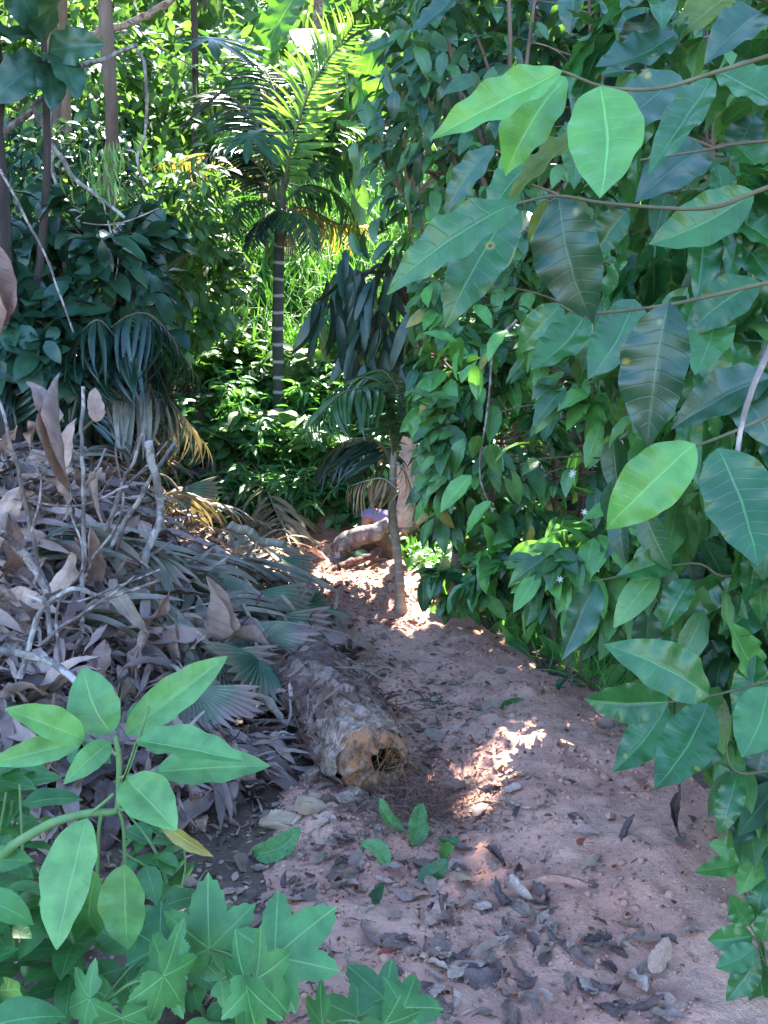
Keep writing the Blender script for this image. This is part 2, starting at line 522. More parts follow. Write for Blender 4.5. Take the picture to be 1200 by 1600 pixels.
M['red_leaf'] = leaf_mat('dead_leaf_red', (.24, .045, .03), (.34, .08, .05), .5, .15, trc=(1.4, .8, .6), vein=.3, bump=.4)
M['yellow_leaf'] = leaf_mat('yellowing_leaf', (.26, .24, .05), (.32, .27, .07), .5, .2, vein=.4)
M['litter'] = leaf_mat('litter_flake', (.07, .035, .028), (.42, .27, .20), .7, .05, vein=0, bump=.4)
M['strip'] = leaf_mat('withered_strip', (.07, .042, .036), (.38, .255, .215), .65, .1, vein=0, bump=.3)
M['bark_brown'] = bark_mat('bark_brown', (.12, .075, .05), (.21, .14, .095), 14., .15)
M['bark_dark'] = bark_mat('bark_dark', (.045, .033, .028), (.09, .065, .05), 14., .15)
M['bark_grey'] = bark_mat('bark_grey', (.12, .095, .085), (.30, .245, .21), 34., .3, 1., patch=(.40, .34, .29))
M['bark_pink'] = bark_mat('bark_pinkish', (.38, .29, .23), (.56, .45, .36), 16., .4, bands=(5., (.34, .29, .24)))
M['areca_bark'] = bark_mat('palm_trunk_ringed', (.035, .038, .03), (.075, .068, .055), 10., .3, .3, bands=(7.5, (.36, .32, .27)), rough=.7)
M['palm_bark'] = bark_mat('small_palm_bark', (.20, .16, .10), (.32, .26, .18), 12., .3, .4, bands=(16., (.30, .26, .2)))
M['twig'] = bark_mat('dead_twig', (.09, .06, .05), (.26, .19, .165), 40., .35, 1., patch=(.34, .27, .23))
M['stem_green'] = bark_mat('green_stem', (.10, .19, .06), (.16, .24, .09), 20., .3, .2, rough=.55)
M['stem_olive'] = bark_mat('olive_twig', (.09, .085, .045), (.15, .13, .07), 20., .3, .3)
M['log_bark'] = bark_mat('log_bark', (.075, .036, .03), (.22, .125, .098), 34., .8, 1.4, patch=(.27, .18, .14))
M['log_wood'] = bark_mat('log_stripped_wood', (.19, .11, .075), (.52, .375, .28), 45., .7, 1.2, patch=(.16, .09, .06))
M['log_end'] = bark_mat('log_broken_end', (.17, .07, .04), (.46, .28, .18), 55., .7, 1.4, patch=(.38, .16, .07))
M['log_fibre'] = bark_mat('log_orange_fibre', (.25, .11, .05), (.48, .25, .11), 30., .3, 1.)
M['hole'] = plain_mat('log_hollow', (.03, .018, .012), (.06, .035, .02))
M['chip'] = bark_mat('wood_chip', (.36, .22, .13), (.55, .40, .27), 16., .4, .6)
M['fibre_dark'] = leaf_mat('brown_fibre', (.10, .05, .035), (.22, .11, .07), .8, 0., vein=0, bump=0.)
M['skin'] = plain_mat('skin', (.40, .20, .13), (.46, .24, .16), .55, 12., .05)
M['shirt'] = plain_mat('navy_cloth', (.018, .016, .045), (.028, .024, .065), .85, 40., .2)
M['trousers'] = plain_mat('lavender_cloth', (.24, .19, .34), (.29, .23, .40), .85, 40., .2)
M['hair'] = plain_mat('black_hair', (.012, .01, .009), (.02, .017, .015), .5, 60., .4)
M['petal'] = leaf_mat('white_petal', (.75, .76, .74), (.82, .82, .8), .6, .2, trc=(1, 1, 1), vein=0, bump=0)
M['fruit'] = plain_mat('green_fruit', (.12, .22, .05), (.16, .27, .07), .4, 12., .1)
M['pod'] = leaf_mat('hanging_pod', (.12, .24, .05), (.18, .32, .08), .45, .3, vein=0, bump=0)

# ------------------------------------------------------------------ ground and path
def sheet(name, xs, ys, zfun, mat, keep=None):
    X, Y = np.meshgrid(xs, ys, indexing='ij')
    Z = zfun(X, Y)
    F = grid_faces(len(xs) - 1, len(ys) - 1)[:, ::-1]
    V = np.stack([X, Y, Z], -1).reshape(-1, 3)
    if keep is not None:
        K = keep(X, Y).reshape(-1)
        F = F[K[F].any(1)]
    b = MB(); b.add(V, F, V[:, :2] * .1)
    return b.build(name, mat)


def stretch(a, b, c, d, step, far):
    mid = np.arange(b, c, step)
    lo = b - np.geomspace(step, b - a, far); hi = c + np.geomspace(step, d - c, far)
    return np.concatenate([lo[::-1], mid, hi])


def zg(x, y):
    return hgt(x, y) + .05 * fbm(x * 4, y * 4, 21, 3)


ground = tag(sheet('ground', stretch(-90, -6, 6, 90, .12, 24), stretch(-40, -2, 18, 120, .12, 24), zg, M['soil']), kind='structure')


def path_e(x, y):
    c = path_c(y) + .08 * fbm(y * 1.3, y * 0 + 3, 31, 3); w = path_w(y) + .25 * fbm(y * 2., x * 1.2, 33, 3)
    return np.abs(x - c) / w


def zp(x, y):
    e = path_e(x, y)
    b = .05 * fbm(x * 4, y * 4, 21, 3)
    fine = .075 * fbm(x * 5, y * 5, 41, 5) + .034 * fbm(x * 24, y * 24, 45, 3)
    return hgt(x, y) + b + .022 + fine * (1 - sst(e, .8, 1.3)) - .09 * sst(e, .95, 1.45)


path = tag(sheet('path', np.arange(-1.6, 2.0, .016), np.arange(.6, 8.2, .018), zp, M['path'],
                 keep=lambda x, y: path_e(x, y) < 1.4), kind='structure')


def ztop(x, y):
    return np.maximum(zg(x, y), np.where(path_e(x, y) < 1.4, zp(x, y), -9))


def gpt(px, py):
    p = gp(px, py)
    p[2] = float(ztop(p[0], p[1]))
    return p


def surf_n(x, y, e=.08):
    gx = (hgt(x + e, y) - hgt(x - e, y)) / (2 * e); gy = (hgt(x, y + e) - hgt(x, y - e)) / (2 * e)
    return nz(np.stack([-gx, -gy, np.ones_like(gx)], -1))


# ------------------------------------------------------------------ sun
AZ, EL = R(10), R(52)
SUN = np.array([math.sin(AZ) * math.cos(EL), math.cos(AZ) * math.cos(EL), math.sin(EL)])

TG = [  # openings in the canopy that let the sun through: target point, radius, fraction cleared
    (at(640, 690, 6.6), .3, .95), (at(640, 780, 6.6), .3, .95), (gp(560, 870) + np.array([0, 0, .1]), .5, .95), (at(560, 838, 6.6), .3, .95),
    (gp(560, 905), .55, .97), (gp(700, 870), .55, .97), (gp(640, 930), .40, .95), (gp(500, 935), .35, .9), (gp(765, 1250), .16, .95), (gp(820, 1232), .15, .95), (gp(840, 1030), .28, .9), (gp(790, 1000), .15, .85), (gp(890, 1050), .15, .85), (gp(880, 1160), .15, .9), (gp(925, 1145), .14, .9), 
    (at(500, 120, 8.4), .5, .95), (at(560, 350, 8.8), .4, .9), (at(270, 250, 9.), .4, .9), (at(420, 270, 8.6), .5, .6), (at(400, 470, 11.), 1.2, .9), (at(470, 520, 10.2), .7, .8), (at(400, 560, 9.8), .8, .7), (at(480, 640, 8.8), .6, .7), (at(480, 660, 9.), .5, .4),
    (gp(590, 860), .5, .95), (gp(530, 900), .5, .95), (gp(610, 950), .4, .9), (gp(690, 830), .5, .95), (gp(740, 900), .35, .9), (gp(480, 720), .8, .85), (gp(560, 690), .7, .75), (gp(400, 650), .8, .8), (gp(420, 770), .5, .8), (gp(520, 790), .4, .8), (at(130, 120, 11.), 1.2, .8), (at(330, 120, 12.), 1.2, .8), (at(200, 330, 8.), .5, .6),
    (at(240, 20, 9.), .7, .9), (at(600, 120, 9.), .6, .5), (at(400, 745, 5.6), .2, .8), (at(440, 860, 6.), .3, .7), (at(350, 1000, 4.2), .06, .9), (at(230, 400, 8.3), .4, .5)]

def sun_gap(P, r, scale=.8):
    """true where foliage is missing, so that the sun reaches the openings"""
    hit = np.zeros(len(P), bool)
    for T, rad, fr in TG:
        w = P - T; s_ = w @ SUN
        hit |= (s_ > .9) & (np.linalg.norm(w - s_[:, None] * SUN, axis=1) < rad * scale + .09) & (r.random(len(P)) < fr)
    return hit


# ------------------------------------------------------------------ leaf template sets
T_coffee_hi = [leaf_tpl(.42, 24, 12, .72, 1.0, b, f, .034, 3.6, .006, 11, seed=i, side=.25 - .12 * i, crumple=.012) for i, (b, f) in enumerate([(.55, .2), (.35, .45), (.9, .15), (.2, .35), (1.0, .5), (-.3, .3)])]
T_coffee = [leaf_tpl(.42, 8, 4, .72, .98, b, f, .024, 3, .010, 8, seed=i) for i, (b, f) in enumerate([(.7, .25), (.4, .35), (1.0, .2), (.2, .2)])]
T_broad = [leaf_tpl(.5, 6, 2, .6, .8, b, f, .02, 2, seed=i) for i, (b, f) in enumerate([(.6, .2), (.3, .3), (.9, .25)])]
T_narrow = [leaf_tpl(.24, 6, 2, .7, 1.0, b, f, .01, 2, seed=i) for i, (b, f) in enumerate([(.9, .25), (.5, .35), (1.3, .2)])]
T_low = [leaf_tpl(.45, 3, 2, .6, .8, b, f, seed=i) for i, (b, f) in enumerate([(.5, .25), (.9, .2), (.2, .35)])]
T_strap = [leaf_tpl(.17, 10, 2, .35, .45, b, f, .01, 2, seed=i) for i, (b, f) in enumerate([(.5, .25), (.9, .2)])]
T_blade = [leaf_tpl(.035, 6, 2, .3, 1.2, b, .5, side=sd, seed=i) for i, (b, sd) in enumerate([(1.4, 1), (2.2, -1), (.7, .5), (1.8, 2)])]
T_leaflet = [leaf_tpl(.075, 5, 2, .3, .7, b, .5, seed=i) for i, b in enumerate([.5, .9, 1.3])]
T_dead = [leaf_tpl(w_, 18, 10, .7, .95, b, f, w, 2.5, .012, 9, sd, seed=i, bite=bt, roll=ro, crumple=cr) for i, (w_, b, f, w, sd, bt, ro, cr) in enumerate(
    [(.40, 1.5, .2, .05, 1, .08, 1.6, .06), (.36, 2.3, .1, .06, -1, .12, 2.1, .08), (.42, .6, .3, .04, .5, .08, 1.2, .07), (.40, -1.2, .2, .07, -.6, .15, -1.5, .08), (.34, 1.1, .3, .04, 1.2, .08, 2.4, .07), (.42, -.6, -.2, .06, .3, .14, 1.0, .09)])]
T_flat = [leaf_tpl([.55, .45, .5, .6, .36, .4][i], 12, 6, .6, .7, b, f, w, 2, .010, 8, sd, seed=10 + i, bite=.06, roll=[.5, .9, -.6, .4, 1.3, -1.0][i], crumple=.06) for i, (b, f, w, sd) in enumerate(
    [(.3, .12, .03, .4), (-.5, .2, .05, -.5), (.8, .25, .04, .7), (-.2, -.15, .05, 0), (.5, .3, .05, .6), (-.9, .2, .05, .3)])]


def rdir(n, r):
    return nz(r.normal(size=(n, 3)))


# ------------------------------------------------------------------ plant generators
def leaf_cloud(mb, c, rad, n, tpls, size, r, clump=14, droop=.5, hollow=.55, cut=None, face=None):
    """leaves in clumps through an ellipsoid, hanging outward and down"""
    c = np.asarray(c, float); rad = np.asarray(rad, float)
    nc = max(1, n // clump)
    u = rdir(nc, r) * (hollow + (1 - hollow) * r.random((nc, 1)) ** .5)
    C = c + u * rad
    k = r.integers(0, nc, n)
    B = C[k] + r.normal(size=(n, 3)) * rad.mean() * .13
    out = nz((B - c) / rad)
    D = nz(out * .7 + rdir(n, r) * .8 + np.array([0, 0, -droop]))
    N = nz(out * .5 + np.array([0, -.25, .9]) + rdir(n, r) * .55)
    S = size * r.uniform(.65, 1.25, n)
    ok = B[:, 2] > hgt(B[:, 0], B[:, 1]) + .02
    if cut is not None: ok &= ~cut(B + D * S[:, None] * .5)
    ok &= ~sun_gap(B, r)
    mb.scatter(tpls, B[ok], D[ok], N[ok], S[ok], r)
    return C


def limbs(mb, base, C, r, r0=.02, k=10):
    base = np.asarray(base, float)
    for i in r.choice(len(C), min(k, len(C)), replace=False):
        mid = base * .45 + C[i] * .55 + np.array([0, 0, .12 * np.linalg.norm(C[i] - base)]) * .4 + r.normal(size=3) * .05
        mb.tube(curve([base, mid, C[i]], 8), np.linspace(r0, r0 * .25, 9), 5)


def bush(name, label, cat, base, c, rad, n, tpls, size, mat, seed, group=None, stem='bark_brown', r0=.025, droop=.5, clump=14, cut=None, hollow=.5, stems=2):
    r = np.random.default_rng(seed)
    base = np.array(base, float)
    t = thing(name, label, cat, base, group)
    f = MB(); C = leaf_cloud(f, c, rad, n, tpls, size, r, clump, droop, hollow, cut)
    s = MB()
    for q in range(stems):
        top = np.array(c) + r.normal(size=3) * np.array(rad) * .15
        s.tube(curve([base + r.normal(size=3) * .04 * np.array([1, 1, 0]), base * .5 + top * .5 + r.normal(size=3) * .05, top], 10), np.linspace(r0, r0 * .5, 11), 7)
    limbs(s, (base * .3 + np.array(c) * .7), C, r, r0 * .55, 16)
    s.build('trunk' if r0 > .03 else 'stem', M[stem], t)
    fo = f.build('crown' if r0 > .03 else 'foliage', M[mat], t)
    return t


def coffee_shoots(mb, sb, base, H, L, r, leaf, step=.12, az0=0., fan=None, droop=.45, tpls=T_coffee, cut=None, z0=.3, pair=.075, lean=(0, 0)):
    """upright stem with tiers of opposite drooping branches carrying leaf pairs"""
    base = np.asarray(base, float)
    top = base + np.array([lean[0], lean[1], H])
    sb.tube(curve([base, base * .5 + top * .5 + r.normal(size=3) * .04, top], 14), np.linspace(.022, .008, 15), 6)
    B, D, N, S = [], [], [], []
    z = z0; k = 0
    while z < H:
        fr = z / H
        p0 = base + (top - base) * fr
        for sgn in (0, math.pi):
            a = az0 + k * 1.57 + sgn + r.normal() * .35
            ln = L * (1.05 - .45 * fr ** 2) * r.uniform(.75, 1.15)
            d = np.array([math.cos(a), math.sin(a), .25 + .3 * fr])
            m = max(4, int(ln / pair))
            pts = [p0]; dd = nz(d)
            for q in range(m):
                dd = nz(dd + np.array([0, 0, -droop * .16]) + r.normal(size=3) * .05)
                pts.append(pts[-1] + dd * ln / m)
            pts = np.array(pts)
            if cut is None or not cut(pts[len(pts) // 2:]).any(): sb.tube(pts, np.linspace(.0065, .002, len(pts)), 4)
            for q in range(1, len(pts)):
                if q < m * .22: continue
                tan = nz(pts[q] - pts[q - 1])
                lat = nz(np.cross(tan, [0, 0, 1]))
                for sd in (-1, 1):
                    B.append(pts[q]); D.append(nz(lat * sd * .85 + tan * .55 + np.array([0, 0, -.55]) + r.normal(size=3) * .28))
                    N.append(nz(np.array([0, 0, 1.]) + lat * sd * .25 + r.normal(size=3) * .3))
                    S.append(leaf * r.uniform(.7, 1.15))
            for sd in (-.4, .4):
                B.append(pts[-1]); D.append(nz(tan + lat * sd + np.array([0, 0, -.3]))); N.append(np.array([0, 0, 1.])); S.append(leaf * r.uniform(.45, .8))
        z += step * r.uniform(.8, 1.2); k += 1
    B = np.array(B); D = np.array(D); N = np.array(N); S = np.array(S)
    if cut is not None:
        ok = ~cut(B + D * S[:, None] * .5) & ~cut(B + D * S[:, None])
        B, D, N, S = B[ok], D[ok], N[ok], S[ok]
    ok = ~sun_gap(B, r, 1.1)
    mb.scatter(tpls, B[ok], D[ok], N[ok], S[ok], r)


def frond(pts, npair, leaflet, mat, parent, r, droop=.5, vee=.5, rw=.012, name='frond', fwd=.55, bare=.14, tpls=T_leaflet, rachis='stem_olive', twist=None):
    """feather palm frond: rachis with leaflets either side"""
    P = curve(pts, 26)
    rb = MB(); rb.tube(P, np.linspace(rw, rw * .25, len(P)), 5)
    o = rb.build(name, M[rachis], parent)
    L = np.linspace(bare, 1, npair)
    f = L * (len(P) - 1); i = np.minimum(f.astype(int), len(P) - 2); w = (f - i)[:, None]
    C = P[i] * (1 - w) + P[i + 1] * w
    T = nz(P[i + 1] - P[i])
    upv = np.array([0, 0, 1.]) if twist is None else np.asarray(twist, float)
    lat = nz(np.cross(T, upv)); nr = np.cross(lat, T)
    lb = MB()
    for sd in (-1, 1):
        D = nz(lat * sd + T * (fwd + .5 * (L[:, None] - .5)) + nr * vee * .5 + np.array([0, 0, -droop]) + r.normal(size=(npair, 3)) * .09)
        S = leaflet * (np.sin(np.pi * (.12 + .83 * L)) ** .7 + .12) * r.uniform(.85, 1.1, npair)
        lb.scatter(tpls, C, D, nz(nr + lat * -sd * .3 + r.normal(size=(npair, 3)) * .1), S, r)
    par = o if parent is not None else None
    if parent is None:
        return o, lb
    lo = lb.build('leaflets', M[mat], o)
    return o


# NOTE parts built below an o that is itself a child: build() subtracts the whole chain of locations

# ================================================================== NEAR COFFEE BUSH (right edge)
def near_leaf(parent, b, tip, width, mat, Y, Y2=None, face=(-.25, -1, .55), r=rng, tp=None, nm='leaf', label=None, petiole=True):
    B = at(b[0], b[1], Y); T = at(tip[0], tip[1], Y2 if Y2 else Y)
    d = T - B; L = np.linalg.norm(d)
    wpx = width * (np.linalg.norm([tip[0] - b[0], tip[1] - b[1]]) and 1)
    q = proj((B + T) / 2)[2]
    wid = width * q / FPX
    tpl = T_coffee_hi[r.integers(0, len(T_coffee_hi))] if tp is None else tp
    mb = MB()
    mb.place(tpl, B, d + np.array([0, 0, .10 * L]), np.array(face) + r.normal(size=3) * .22, L * 1.05, .92 * wid / (L * .42))
    o = mb.build(nm, M[mat], parent)
    if label: o['label'] = label
    return o


near = thing('coffee_bush', 'coffee bush overhanging the right edge with the biggest leaves in the picture', 'coffee bush', (1.25, 1.75, float(hgt(1.25, 1.75))))
NL = [  # base, tip, width px, material
    ((878, 112), (686, 224), 72, 'coffee_young'), ((884, 120), (772, 262), 104, 'coffee_young'), ((938, 135), (938, 322), 122, 'coffee_young'),
    ((808, 318), (598, 447), 82, 'coffee_near'), ((803, 322), (704, 488), 96, 'coffee_near'), ((872, 308), (912, 500), 112, 'coffee_dark'),
    ((900, 306), (906, 402), 38, 'coffee_olive'), ((852, 312), (840, 415), 42, 'coffee_olive'), ((1120, 112), (1228, 172), 80, 'coffee_near'),
    ((1112, 124), (1024, 268), 62, 'coffee_near'), ((1062, 118), (958, 214), 84, 'coffee_dark'), ((1056, 52), (938, 134), 74, 'coffee_dark'),
    ((1178, 300), (1028, 396), 84, 'coffee_near'), ((1102, 232), (1008, 312), 86, 'coffee_dark'), ((1145, 224), (1216, 306), 64, 'coffee_near'),
    ((1046, 474), (1010, 690), 112, 'coffee_dark'), ((992, 468), (924, 608), 80, 'coffee_near'), ((916, 490), (838, 596), 72, 'coffee_near'),
    ((1204, 590), (1050, 656), 80, 'coffee_dark'), ((1086, 694), (950, 832), 98, 'coffee_young'), ((1092, 696), (1110, 776), 62, 'coffee_young'),
    ((1122, 700), (1168, 882), 128, 'coffee_near'), ((1206, 536), (1148, 604), 66, 'coffee_near'), ((1178, 376), (1070, 452), 74, 'coffee_dark'),
    ((1060, 400), (1036, 490), 38, 'coffee_olive'), ((880, 476), (808, 552), 54, 'coffee_near'), ((1186, 440), (1080, 520), 80, 'coffee_near'),
    ((772, 228), (694, 332), 50, 'coffee_dark'), ((832, 256), (754, 326), 62, 'coffee_near'), ((912, 208), (800, 314), 40, 'coffee_olive'),
    ((1108, 1086), (962, 1024), 88, 'coffee_near'), ((1044, 1096), (903, 1106), 66, 'coffee_near'), ((1042, 1104), (962, 1212), 64, 'coffee_near'),
    ((1106, 1100), (1028, 1240), 86, 'coffee_near'), ((1200, 1074), (1160, 1188), 86, 'coffee_near'), ((1182, 1062), (1144, 984), 58, 'coffee_young'),
    ((1136, 1108), (1092, 1206), 66, 'coffee_dark'), ((1142, 898), (1044, 978), 58, 'coffee_near'), ((932, 908), (888, 1028), 54, 'coffee_dark'),
    ((1062, 868), (972, 908), 48, 'coffee_near'), ((1086, 858), (1074, 932), 52, 'coffee_dark'), ((1012, 952), (1008, 1034), 48, 'coffee_dark'),
    ((1152, 1212), (1128, 1304), 44, 'coffee_near'), ((1200, 1150), (1180, 1250), 60, 'coffee_dark'), ((1120, 470), (1090, 590), 76, 'coffee_near'),
    ((1180, 180), (1150, 260), 60, 'coffee_dark'), ((1010, 20), (985, 110), 70, 'coffee_dark'), ((1140, -10), (1065, 60), 70, 'coffee_olive'),
    ((1190, 20), (1110, 75), 76, 'coffee_dark'), ((905, -20), (880, 40), 50, 'coffee_dark'), ((720, -20), (655, 60), 50, 'coffee_dark'),
    ((1190, 780), (1195, 900), 90, 'coffee_dark'), ((1190, 930), (1120, 1000), 66, 'coffee_near'), ((980, 330), (930, 400), 60, 'coffee_near'),
    ((1010, 400), (960, 470), 64, 'coffee_dark'), ((1080, 905), (1030, 980), 50, 'coffee_near'), ((1195, 340), (1170, 430), 70, 'coffee_dark'),
    ((1150, 610), (1205, 690), 84, 'coffee_dark'), ((1140, 1010), (1080, 1050), 50, 'coffee_dark'), ((1180, 1235), (1150, 1320), 50, 'coffee_dark'),
]
for b, tp_, w, m in NL:
    ln = math.hypot(tp_[0] - b[0], tp_[1] - b[1])
    Y = float(np.clip(.165 * 1600 / max(ln, w * 1.9), 1.15, 2.1)) + rng.uniform(-.04, .08)
    if m in ('coffee_dark', 'coffee_olive'): Y += .12
    lab = {'coffee_young': 'bright light green young leaf', 'coffee_olive': 'olive leaf seen from its underside'}.get(m)
    near_leaf(near, b, tp_, w, m, Y, Y + rng.uniform(-.09, .03), label=lab)
for line, Y in [([(1260, 70), (1120, 112), (1030, 138), (945, 136), (880, 112), (840, 108)], 1.5), ([(1260, 270), (1180, 300), (1100, 326), (950, 318), (870, 306), (800, 320)], 1.36),
                ([(1260, 430), (1180, 446), (1046, 476), (916, 490), (876, 478)], 1.45), ([(1260, 600), (1200, 650), (1090, 696), (1060, 700)], 1.5),
                ([(1260, 1050), (1200, 1064), (1108, 1088), (1040, 1098)], 1.85), ([(1260, 850), (1140, 900), (1080, 880), (930, 908)], 2.1),
                ([(1260, 215), (1150, 225), (1100, 235), (1000, 250)], 1.7), ([(1260, 1190), (1150, 1205), (1130, 1110)], 2.0)]:
    P = np.array([at(x, y, Y + .02) for x, y in line])
    b = MB(); b.tube(curve(P, 20), np.linspace(.0034, .0016, len(curve(P, 20))), 6); b.build('branch', M['stem_olive'], near)
b = MB()
b.tube(curve([near.location, (1.22, 1.8, 1.0), (1.15, 1.75, 2.0), (1.05, 1.7, 2.9)], 14), np.linspace(.022, .01, 13), 7)
b.build('stem', M['bark_brown'], near)


def star(parent, px, py, Y, s=.013):
    c = at(px, py, Y); mb = MB()
    t5 = leaf_tpl(.32, 4, 2, .4, .7, .4, .2)
    for k in range(6):
        a = k * 1.047 + .3
        mb.place(t5, c, (math.cos(a), -.25, math.sin(a)), (0, -1, 0), s)
    return mb.build('flower', M['petal'], parent)


# filler leaves of the same bush further in
r = np.random.default_rng(5)


def cut_near(P):
    px, py, f = proj(P)
    lim = np.interp(py, [-400, 0, 200, 500, 650, 900, 1100, 1250, 1700], [700, 760, 900, 860, 960, 960, 1060, 1130, 1260])
    return (px < lim) | (f < 1.5)


fb = MB(); sb = MB()
coffee_shoots(fb, sb, (1.35, 2.25, float(hgt(1.35, 2.25))), 3.0, .85, r, .155, cut=cut_near, tpls=T_coffee)
coffee_shoots(fb, sb, (1.15, 2.75, float(hgt(1.15, 2.75))), 2.7, .75, r, .15, cut=cut_near, tpls=T_coffee)
coffee_shoots(fb, sb, (1.75, 2.5, float(hgt(1.75, 2.5))), 3.1, .95, r, .155, cut=cut_near, tpls=T_coffee)
leaf_cloud(fb, at(1190, 1190, 2.35), (.16, .15, .2), 90, T_coffee, .14, r, 8, .9, .4, cut_near)
leaf_cloud(fb, at(1100, 600, 2.3), (.3, .2, .6), 260, T_coffee, .155, r, 8, .9, .4, cut_near)
leaf_cloud(fb, at(1130, 980, 2.4), (.2, .2, .25), 130, T_coffee, .15, r, 8, .9, .4, cut_near)
hb_ = MB()
for px_, py_, Y_, rx_, rz_, n_ in [(1010, 120, 2.1, .22, .16, 45), (1120, 330, 2.0, .2, .18, 45), (1010, 520, 2.2, .2, .2, 45), (1140, 540, 1.9, .16, .2, 35), (1080, 780, 2.2, .18, .18, 40), (1150, 960, 2.2, .14, .16, 30), (930, 300, 2.3, .16, .18, 30)]:
    leaf_cloud(hb_, at(px_, py_, Y_), (rx_, .16, rz_), n_, T_coffee_hi, .165, r, 7, .9, .4, cut_near)
hb_.build('hanging_foliage', M['coffee_near'], near)['kind'] = 'stuff'
sb.build('stem', M['bark_brown'], near); fo = fb.build('foliage', M['coffee'], near); fo['kind'] = 'stuff'

# ================================================================== MIDDLE COFFEE BUSHES AND SMALL TREES
def cut_mid(P):
    px, py, f = proj(P)
    lim = np.interp(py, [-500, 0, 100, 300, 440, 560, 700, 800, 840, 875, 890, 945, 965, 990, 1040, 1100, 1700], [560, 570, 560, 560, 640, 640, 648, 648, 660, 735, 655, 660, 740, 890, 930, 1010, 1400])
    return (px < lim) | (f < 2.6)


def coffee_bush(label, bases, Hs, L, leaf, seed, mat='coffee', cut=cut_mid, lean=(0, 0), z0=.3, clouds=()):
    r = np.random.default_rng(seed)
    b0 = bases[0]
    t = thing('coffee_bush', label, 'coffee bush', (b0[0], b0[1], float(hgt(*b0))))
    f = MB(); s = MB(); f2 = MB(); f3 = MB()
    for bb, H in zip(bases, Hs):
        coffee_shoots(f, s, (bb[0], bb[1], float(hgt(*bb))), H, L, r, leaf, cut=cut, lean=lean, z0=z0)
    for px, py, Y, rx, rz, n in clouds:
        q = Y / FPX; leaf_cloud(f, at(px, py, Y), (rx * q, rx * q * .6, rz * q), int(n * .85), T_coffee, leaf * 1.05, r, 16, .8, .45, cut)
        leaf_cloud(f2, at(px, py, Y), (rx * q * 1.05, rx * q * .65, rz * q * 1.05), int(n * .24), T_coffee, leaf * 1.1, r, 6, .7, .75, cut)
        leaf_cloud(f3, at(px, py, Y), (rx * q, rx * q * .65, rz * q), max(3, n // 40), T_coffee, leaf, r, 1, 1., .8, cut)
    s.build('stem', M['bark_brown'], t); f.build('foliage', M[mat], t)['kind'] = 'stuff'
    if f2.n:
        o = f2.build('young_foliage', M['coffee_young'], t); o['kind'] = 'stuff'; o['label'] = 'fresh light green leaves'
    if f3.n:
        o = f3.build('yellowing_foliage', M['yellow_leaf'], t); o['kind'] = 'stuff'; o['label'] = 'few yellowing leaves'
    return t


c1 = coffee_bush('dense coffee bush right of the path with white star flowers', [(1.2, 3.9), (1.55, 4.3)], [2.5, 2.8], .85, .145, 11, clouds=[(900, 700, 3.9, 160, 190, 420), (960, 900, 3.6, 120, 110, 220), (860, 560, 4.1, 140, 110, 260)])
for px, py in [(895, 738), (1065, 855), (893, 742), (913, 800), (875, 905), (990, 760)]:
    star(c1, px, py, 3.3)
coffee_bush('coffee bush beside the bend of the path, hanging over the sunny grass', [(.85, 5.0), (.62, 5.25)], [2.3, 2.5], .62, .145, 12, clouds=[(700, 735, 4.9, 45, 90, 110), (760, 700, 4.7, 110, 150, 330), (830, 850, 4.6, 80, 70, 140), (700, 915, 4.75, 55, 40, 60), (780, 900, 4.5, 70, 50, 90), (720, 560, 4.9, 80, 90, 200)])
coffee_bush('tall coffee bush behind the bend, filling the middle above the sunny patch', [(1.1, 5.9), (1.6, 5.5)], [3.6, 3.8], .85, .145, 13, clouds=[(900, 560, 5.4, 160, 140, 380), (760, 430, 5.6, 150, 130, 420), (850, 320, 5.6, 150, 130, 380)])
coffee_bush('coffee bush at the back right, its top leaving the picture', [(2.4, 4.8), (2.6, 6.0)], [3.8, 4.2], 1.0, .14, 14)


def cut_F(P):
    px, py, f = proj(P)
    lim = np.interp(py, [-500, 0, 100, 300, 420, 470, 1700], [600, 590, 555, 535, 560, 700, 900])
    return (px < lim) | (py > 520)


bush('leafy_tree', 'small tree with hanging oval leaves above the dark strap-leaved tree', 'tree', gpt(716, 978), (.72, 5.6, 2.75), (.95, .6, .95), 1150, T_coffee, .16, 'cocoa', 21, clump=26, r0=.034, droop=.5, cut=cut_F, stem='bark_brown', stems=1)
bush('leafy_tree', 'tall tree behind the coffee bushes with its crown at the top edge', 'tree', (1.6, 7.4, float(hgt(1.6, 7.4))), (1.3, 7.4, 4.0), (1.6, 1.0, 1.4), 1600, T_coffee, .18, 'cocoa', 22, r0=.06, clump=26, droop=.4, stem='bark_dark')

